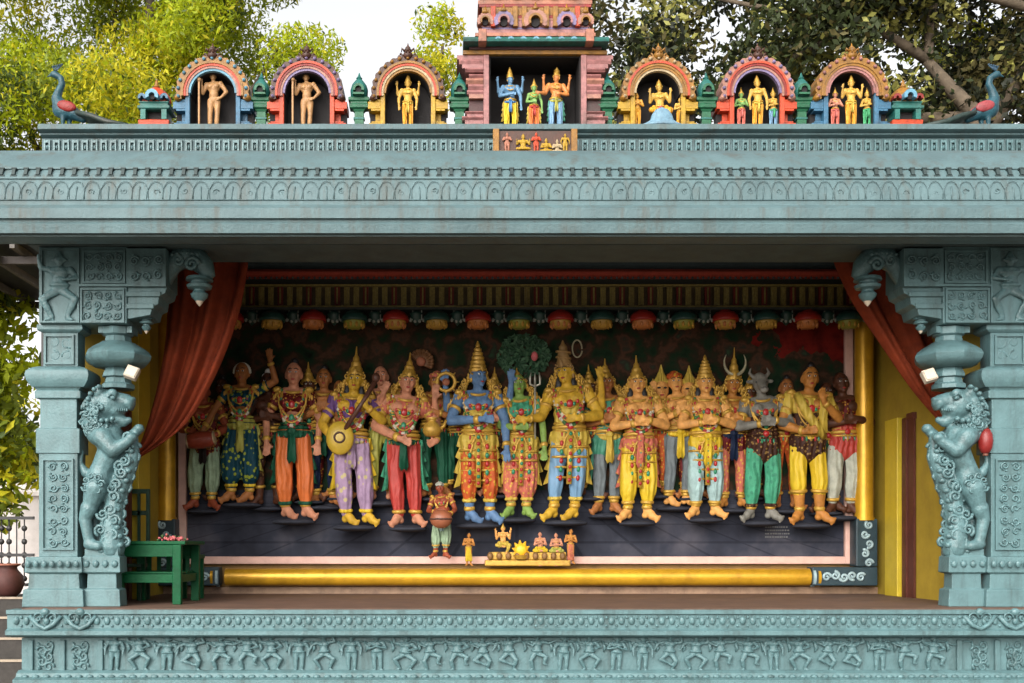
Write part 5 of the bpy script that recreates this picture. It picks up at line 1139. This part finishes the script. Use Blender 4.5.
for k in range(46):
    b.cur = rr.choice((0,0,1)); b.ell((rr.gauss(0,.10),rr.gauss(0,.07),.015+abs(rr.gauss(0,.03))),rr.uniform(.015,.03),None,rr.uniform(.012,.03),6,5)
b.build('petals', [mat('petal_pink',(.42,.10,.10)),mat('petal_green',(.05,.10,.03))], T, True)
T = thing('paper_box', 'small cream box on the left end of the green bench', 'box', (X(122,14.7),14.7,FL+TH))
MB().box(-.06,.06,-.05,.05,0,.10).build('carton', mat('box_cream',(.6,.57,.48)), T, bevel=.005); MB().box(-.063,.063,-.053,.053,.10,.118).build('lid', mat('box_lid',(.5,.48,.42)), T, bevel=.004)
def flood(px, py, rot, label, sx):
    T = thing('floodlight', label, 'floodlight', (X(px,14.05),14.05,Z(py,14.05)), 'small floodlights fixed to the pillars')
    M = Matrix.Rotation(rot,3,'Y') @ Matrix.Rotation(-.35,3,'X')
    hs_ = MB().obox((0,0,0),.085,.05,.085,M).build('housing', mat('lamp_cream',(.42,.36,.28),.5,.2), T, bevel=.012)
    MB().obox(M @ V(0,-.055,0),.07,.008,.07,M).build('lens', mat('lamp_lens',(.5,.42,.32),.2,.1), hs_, bevel=.004)
    MB().tube([(0,.04,0),(sx*.10,.1,.02),(sx*.2,.2,.03)],.016,8).build('arm', mat('lamp_arm',(.08,.08,.08)), T, True)
flood(132,373,.35,'cream square floodlight tilted beside the left lion capital',-1); flood(929,376,-.3,'cream square floodlight tilted beside the right lion capital',1)
T = thing('red_lantern', 'red oval lantern hooked between the right lion and its pillar shaft', 'lantern', (X(985.5,14.1),14.1,Z(441,14.1)))
MB().lathe([(.03,-.17),(.055,-.155),(.085,-.09),(.095,0),(.085,.09),(.055,.155),(.03,.17)],(0,0,0),18).build('shade', mat('lantern_red',(.17,.012,.010),.4,.2), T, True)
MB().lathe([(.03,-.20),(.035,-.195),(.035,-.168)],(0,0,0),12).lathe([(.035,.165),(.035,.19),(.02,.205)],(0,0,0),12).build('caps', mat('lantern_cap',(.15,.05,.03)), T)
MB().tube([(0,0,.20),(0,0,.27),(.06,.03,.29),(.16,.08,.29)],.010,6).build('cord', mat('lamp_arm',(.08,.08,.08)), T)

# ================================================================ BEYOND, LEFT
T = thing('compound_wall', 'whitewashed compound wall glimpsed beyond the left steps', 'wall', (0,0,0))
MB().box(-24,-7.6,24,24.35,0,Z(496,24)).build('wall_face', mat('whitewash',(.62,.57,.55),.8,.12,2,.2,dirt=.4,dirtcol=(.3,.26,.22)), T)
MB().ex([(23.9,Z(496,24)),(23.9,Z(492,24)),(24.17,Z(482,24)),(24.45,Z(492,24)),(24.45,Z(496,24))],-24,-7.55).build('coping', mat('whitewash_cap',(.66,.61,.58),.8,.12,2,.2), T)
T = thing('iron_railing', 'black iron railing with round knobs at the top of the left steps', 'railing', (0,0,0))
irn = mat('iron_black', (.012,.011,.011), .5, .2)
z0, z1 = Z(592,17.2), Z(518,17.2)
for zc in (z0+.12,(z0+z1)/2,z1): MB().box(-10.2,X(34,17.2),17.18,17.23,zc-.025,zc+.025).build('rail', irn, T)
x = -10.1; k = 0
while x < X(31,17.2):
    b = MB().tube([(x,17.205,1.42),(x,17.205,z1)],.012,6)
    if k % 3: 
        for q in (.18,.36,.5,.68,.86): b.ell((x,17.205,z0+(z1-z0)*q),.05,.03,.05,8,6)
    b.build('baluster', irn, T, True); x += .125; k += 1
T = thing('clay_pot', 'reddish brown round clay pot on the left steps', 'pot', (X(8,16.6),16.6,1.15))
MB().lathe([(.12,0),(.19,.06),(.25,.2),(.22,.34),(.15,.42),(.13,.46),(.18,.5),(.17,.51),(.12,.46)],(0,0,0),20).build('pot_body', mat('terracotta',(.06,.018,.014),.7,.3), T, True)
MB().ring((0,0,.505),.175,.175,.018,20,6).build('rim', mat('terracotta_rim',(.22,.08,.05),.7,.3), T, True)
T = thing('shed_roof', 'dark lean to shed roof with pale purlins at the far left', 'shed', (0,0,0))
MB().box(-11,-6.55,17.0,21,Z(243,17),Z(243,17)+.06).build('sheet', mat('shed_sheet',(.02,.02,.02),.7,.3), T)
for xx,zz_ in ((-7.45,Z(254,17)),(-7.05,Z(246,17)),(-8.3,Z(250,17)),(-9.2,Z(250,17))): MB().box(xx-.04,xx+.04,16.9,21,zz_-.06,zz_+.06).build('purlin', mat('purlin_grey',(.10,.09,.08),.7,.3), T)
for y in (17.4,20.6): MB().box(-11,-6.6,y-.05,y+.05,Z(243,17)-.24,Z(243,17)-.12).build('cross_beam', mat('shed_beam',(.05,.04,.035),.7,.3), T)
for y in (17.4,20.6): MB().box(-6.75,-6.62,y-.065,y+.065,0,Z(243,17)-.13).build('post', irn, T)

# ================================================================ TREES
def leafmat(n, col, tr): return mat('leaf_'+n, col, .55, .25, 1.5, 0, 10, trans=tr, spec=.25)
import numpy as np
def crown(name, parent, clumps, per, size, mats, seed, aspect=.45, droop=0., wts=None):
    r = np.random.default_rng(seed); VS = []; MI = []
    for (c, rad) in clumps:
        n = int(per*rad[0]*rad[1]*rad[2] if per < 1e9 else per)
        d = r.normal(size=(n,3)); d /= np.linalg.norm(d,axis=1)[:,None]; d *= (r.random(n)**.45)[:,None]
        p = np.array(c)+d*np.array(rad)
        u = r.normal(size=(n,3)); u[:,2] -= droop; u /= np.linalg.norm(u,axis=1)[:,None]
        w = r.normal(size=(n,3)); w -= (w*u).sum(1)[:,None]*u; w /= np.linalg.norm(w,axis=1)[:,None]
        s = size*r.uniform(.55,1.35,n)[:,None]
        q = np.stack([p-u*s, p+w*s*aspect-u*s*.1, p+u*s, p-w*s*aspect-u*s*.1],1); VS.append(q.reshape(-1,3))
        base = r.choice(len(mats), p=wts); mi = np.where(r.random(n) < .62, base, r.choice(len(mats), size=n, p=wts)); MI.append(mi)
    v = np.concatenate(VS); mi = np.concatenate(MI).astype(np.int32); nf = len(v)//4
    me = bpy.data.meshes.new(name); me.vertices.add(len(v)); me.vertices.foreach_set('co', v.ravel().astype(np.float32))
    me.loops.add(nf*4); me.loops.foreach_set('vertex_index', np.arange(nf*4,dtype=np.int32)); me.polygons.add(nf)
    me.polygons.foreach_set('loop_start', np.arange(0,nf*4,4,dtype=np.int32))
    for m in mats: me.materials.append(m)
    me.polygons.foreach_set('material_index', mi); me.update(calc_edges=True); me.validate()
    return link(name, me, parent)
bark = mat('bark', (.055,.04,.03), .9, .4, 4, .8, 12); bark2 = mat('bark_pale', (.10,.075,.05), .9, .4, 4, .8, 12)
def tree(name, label, base, trunk, limbs, clumps, per, size, mats, seed, bk=None, **k):
    T = thing(name, label, 'tree', (0,0,0))
    tr = MB(); tr.tube(trunk[0], trunk[1], 12); t = tr.build('trunk', bk or bark, T, True)
    for pts, rr_ in limbs: MB().tube(pts, rr_, 8).build('limb', bk or bark, t, True)
    crown('crown', T, clumps, per, size, mats, seed, **k); return T
R_ = random.Random(21)
def scat(n, c, R, r0, r1, hole=0):
    out = []
    for _ in range(n):
        while True:
            p = [R_.uniform(-1,1) for _ in range(3)]
            if hole < p[0]**2+p[1]**2+p[2]**2 < 1: break
        s = R_.uniform(r0,r1); out.append(((c[0]+p[0]*R[0],c[1]+p[1]*R[1],c[2]+p[2]*R[2]),(s*1.15,s,s*.85)))
    return out
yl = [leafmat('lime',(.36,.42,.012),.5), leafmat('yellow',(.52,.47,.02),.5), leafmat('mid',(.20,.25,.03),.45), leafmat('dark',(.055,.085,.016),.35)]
dl = [leafmat('deep',(.034,.046,.014),.25), leafmat('olive',(.105,.09,.032),.3), leafmat('shade',(.015,.018,.009),.2), leafmat('lit',(.30,.29,.075),.35)]  # lit and shade leaves: light and shade painted as pale and dark tones
cl = scat(70,(-7.6,26,13.6),(4.9,2.2,4.6),.6,1.15)+scat(26,(-10.2,25,10.3),(2.4,1.5,2.8),.6,1.0)
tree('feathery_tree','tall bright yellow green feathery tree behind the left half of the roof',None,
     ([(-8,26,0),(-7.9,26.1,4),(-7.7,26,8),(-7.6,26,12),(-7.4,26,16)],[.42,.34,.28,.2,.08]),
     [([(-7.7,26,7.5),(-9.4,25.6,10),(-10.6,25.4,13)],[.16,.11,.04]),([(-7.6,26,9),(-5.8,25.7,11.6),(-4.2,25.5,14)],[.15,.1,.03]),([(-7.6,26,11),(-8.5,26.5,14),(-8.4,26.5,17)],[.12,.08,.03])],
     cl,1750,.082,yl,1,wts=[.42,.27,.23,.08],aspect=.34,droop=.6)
cl = scat(46,(-9.7,20.5,5.0),(1.6,1.2,2.6),.45,.75)
tree('broadleaf_tree','yellow green broad leaved tree seen past the left pillar under the shed roof',None,
     ([(-9.6,20.6,0),(-9.5,20.6,2.5),(-9.6,20.5,5),(-9.7,20.5,7)],[.2,.16,.1,.03]),
     [([(-9.5,20.6,3.2),(-9.0,20.4,4.6),(-8.7,20.3,6)],[.08,.05,.02])],cl,1000,.13,yl,2,wts=[.36,.22,.27,.15],aspect=.42,droop=.5)
cl = scat(40,(-12.2,25.6,4.2),(2.2,.8,3.2),.6,1.0)
tree('dark_bush_tree','dense mid green tree filling the gap below the feathery tree beyond the white wall',None,
     ([(-12,25.8,0),(-12,25.8,3),(-12.1,25.8,6)],[.25,.18,.05]),[([(-12,25.8,2),(-11.2,25.6,4.5)],[.1,.03])],cl,700,.13,yl,7,wts=[.16,.06,.38,.40],aspect=.42,droop=.4)
cl = scat(20,(-.3,42,21.3),(1.3,1.2,2.0),.45,.85)+scat(6,(-.6,42,18),(.9,.8,1.2),.4,.6)
tree('distant_tree','distant pale yellow green treetop in the gap left of the central roof shrine',None,
     ([(-.4,42,0),(-.3,42,9),(-.4,42,16),(-.3,42,22)],[.5,.4,.22,.06]),[([(-.35,42,14),(.6,42,18),(.9,42,21)],[.16,.1,.03])],cl,420,.12,yl,3,wts=[.3,.5,.17,.03],aspect=.4)
cl = scat(185,(8.8,23,13.7),(6.8,2.0,3.8),.5,.95)
d3 = 22.4
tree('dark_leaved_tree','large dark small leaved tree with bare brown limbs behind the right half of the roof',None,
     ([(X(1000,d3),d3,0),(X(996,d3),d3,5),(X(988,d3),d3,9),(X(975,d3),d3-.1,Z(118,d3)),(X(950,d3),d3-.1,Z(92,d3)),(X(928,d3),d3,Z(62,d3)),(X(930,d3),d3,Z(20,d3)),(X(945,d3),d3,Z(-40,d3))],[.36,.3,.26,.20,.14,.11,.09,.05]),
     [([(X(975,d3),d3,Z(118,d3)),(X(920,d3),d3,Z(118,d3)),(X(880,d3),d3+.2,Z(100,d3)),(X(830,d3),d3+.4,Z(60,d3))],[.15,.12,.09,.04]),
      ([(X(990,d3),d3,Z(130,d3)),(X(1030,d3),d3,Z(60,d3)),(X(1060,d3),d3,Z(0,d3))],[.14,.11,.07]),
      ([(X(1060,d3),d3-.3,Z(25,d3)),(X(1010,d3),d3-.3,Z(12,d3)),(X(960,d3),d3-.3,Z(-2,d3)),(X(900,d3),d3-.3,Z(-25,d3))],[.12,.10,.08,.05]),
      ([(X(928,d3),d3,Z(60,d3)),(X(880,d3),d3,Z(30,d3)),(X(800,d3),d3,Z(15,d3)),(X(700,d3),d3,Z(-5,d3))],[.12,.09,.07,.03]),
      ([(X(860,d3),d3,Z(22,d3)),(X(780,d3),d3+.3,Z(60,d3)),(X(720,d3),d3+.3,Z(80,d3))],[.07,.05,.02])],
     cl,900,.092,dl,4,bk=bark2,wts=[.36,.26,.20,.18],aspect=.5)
cl = scat(16,(X(985,25),25.5,Z(60,25.5)),(1.3,.8,1.0),.35,.6)  # tree in yellow green leaf colours behind the dark limbs
tree('yellow_green_tree','small yellow green tree showing through the dark limbs near the right peacock',None,
     ([(X(992,25.5),25.5,0),(X(990,25.5),25.5,8),(X(988,25.5),25.5,12.5)],[.25,.2,.06]),[([(X(990,25.5),25.5,9),(X(970,25.5),25.5,12)],[.1,.03])],cl,900,.10,yl,6,wts=[.4,.25,.25,.1],aspect=.45)
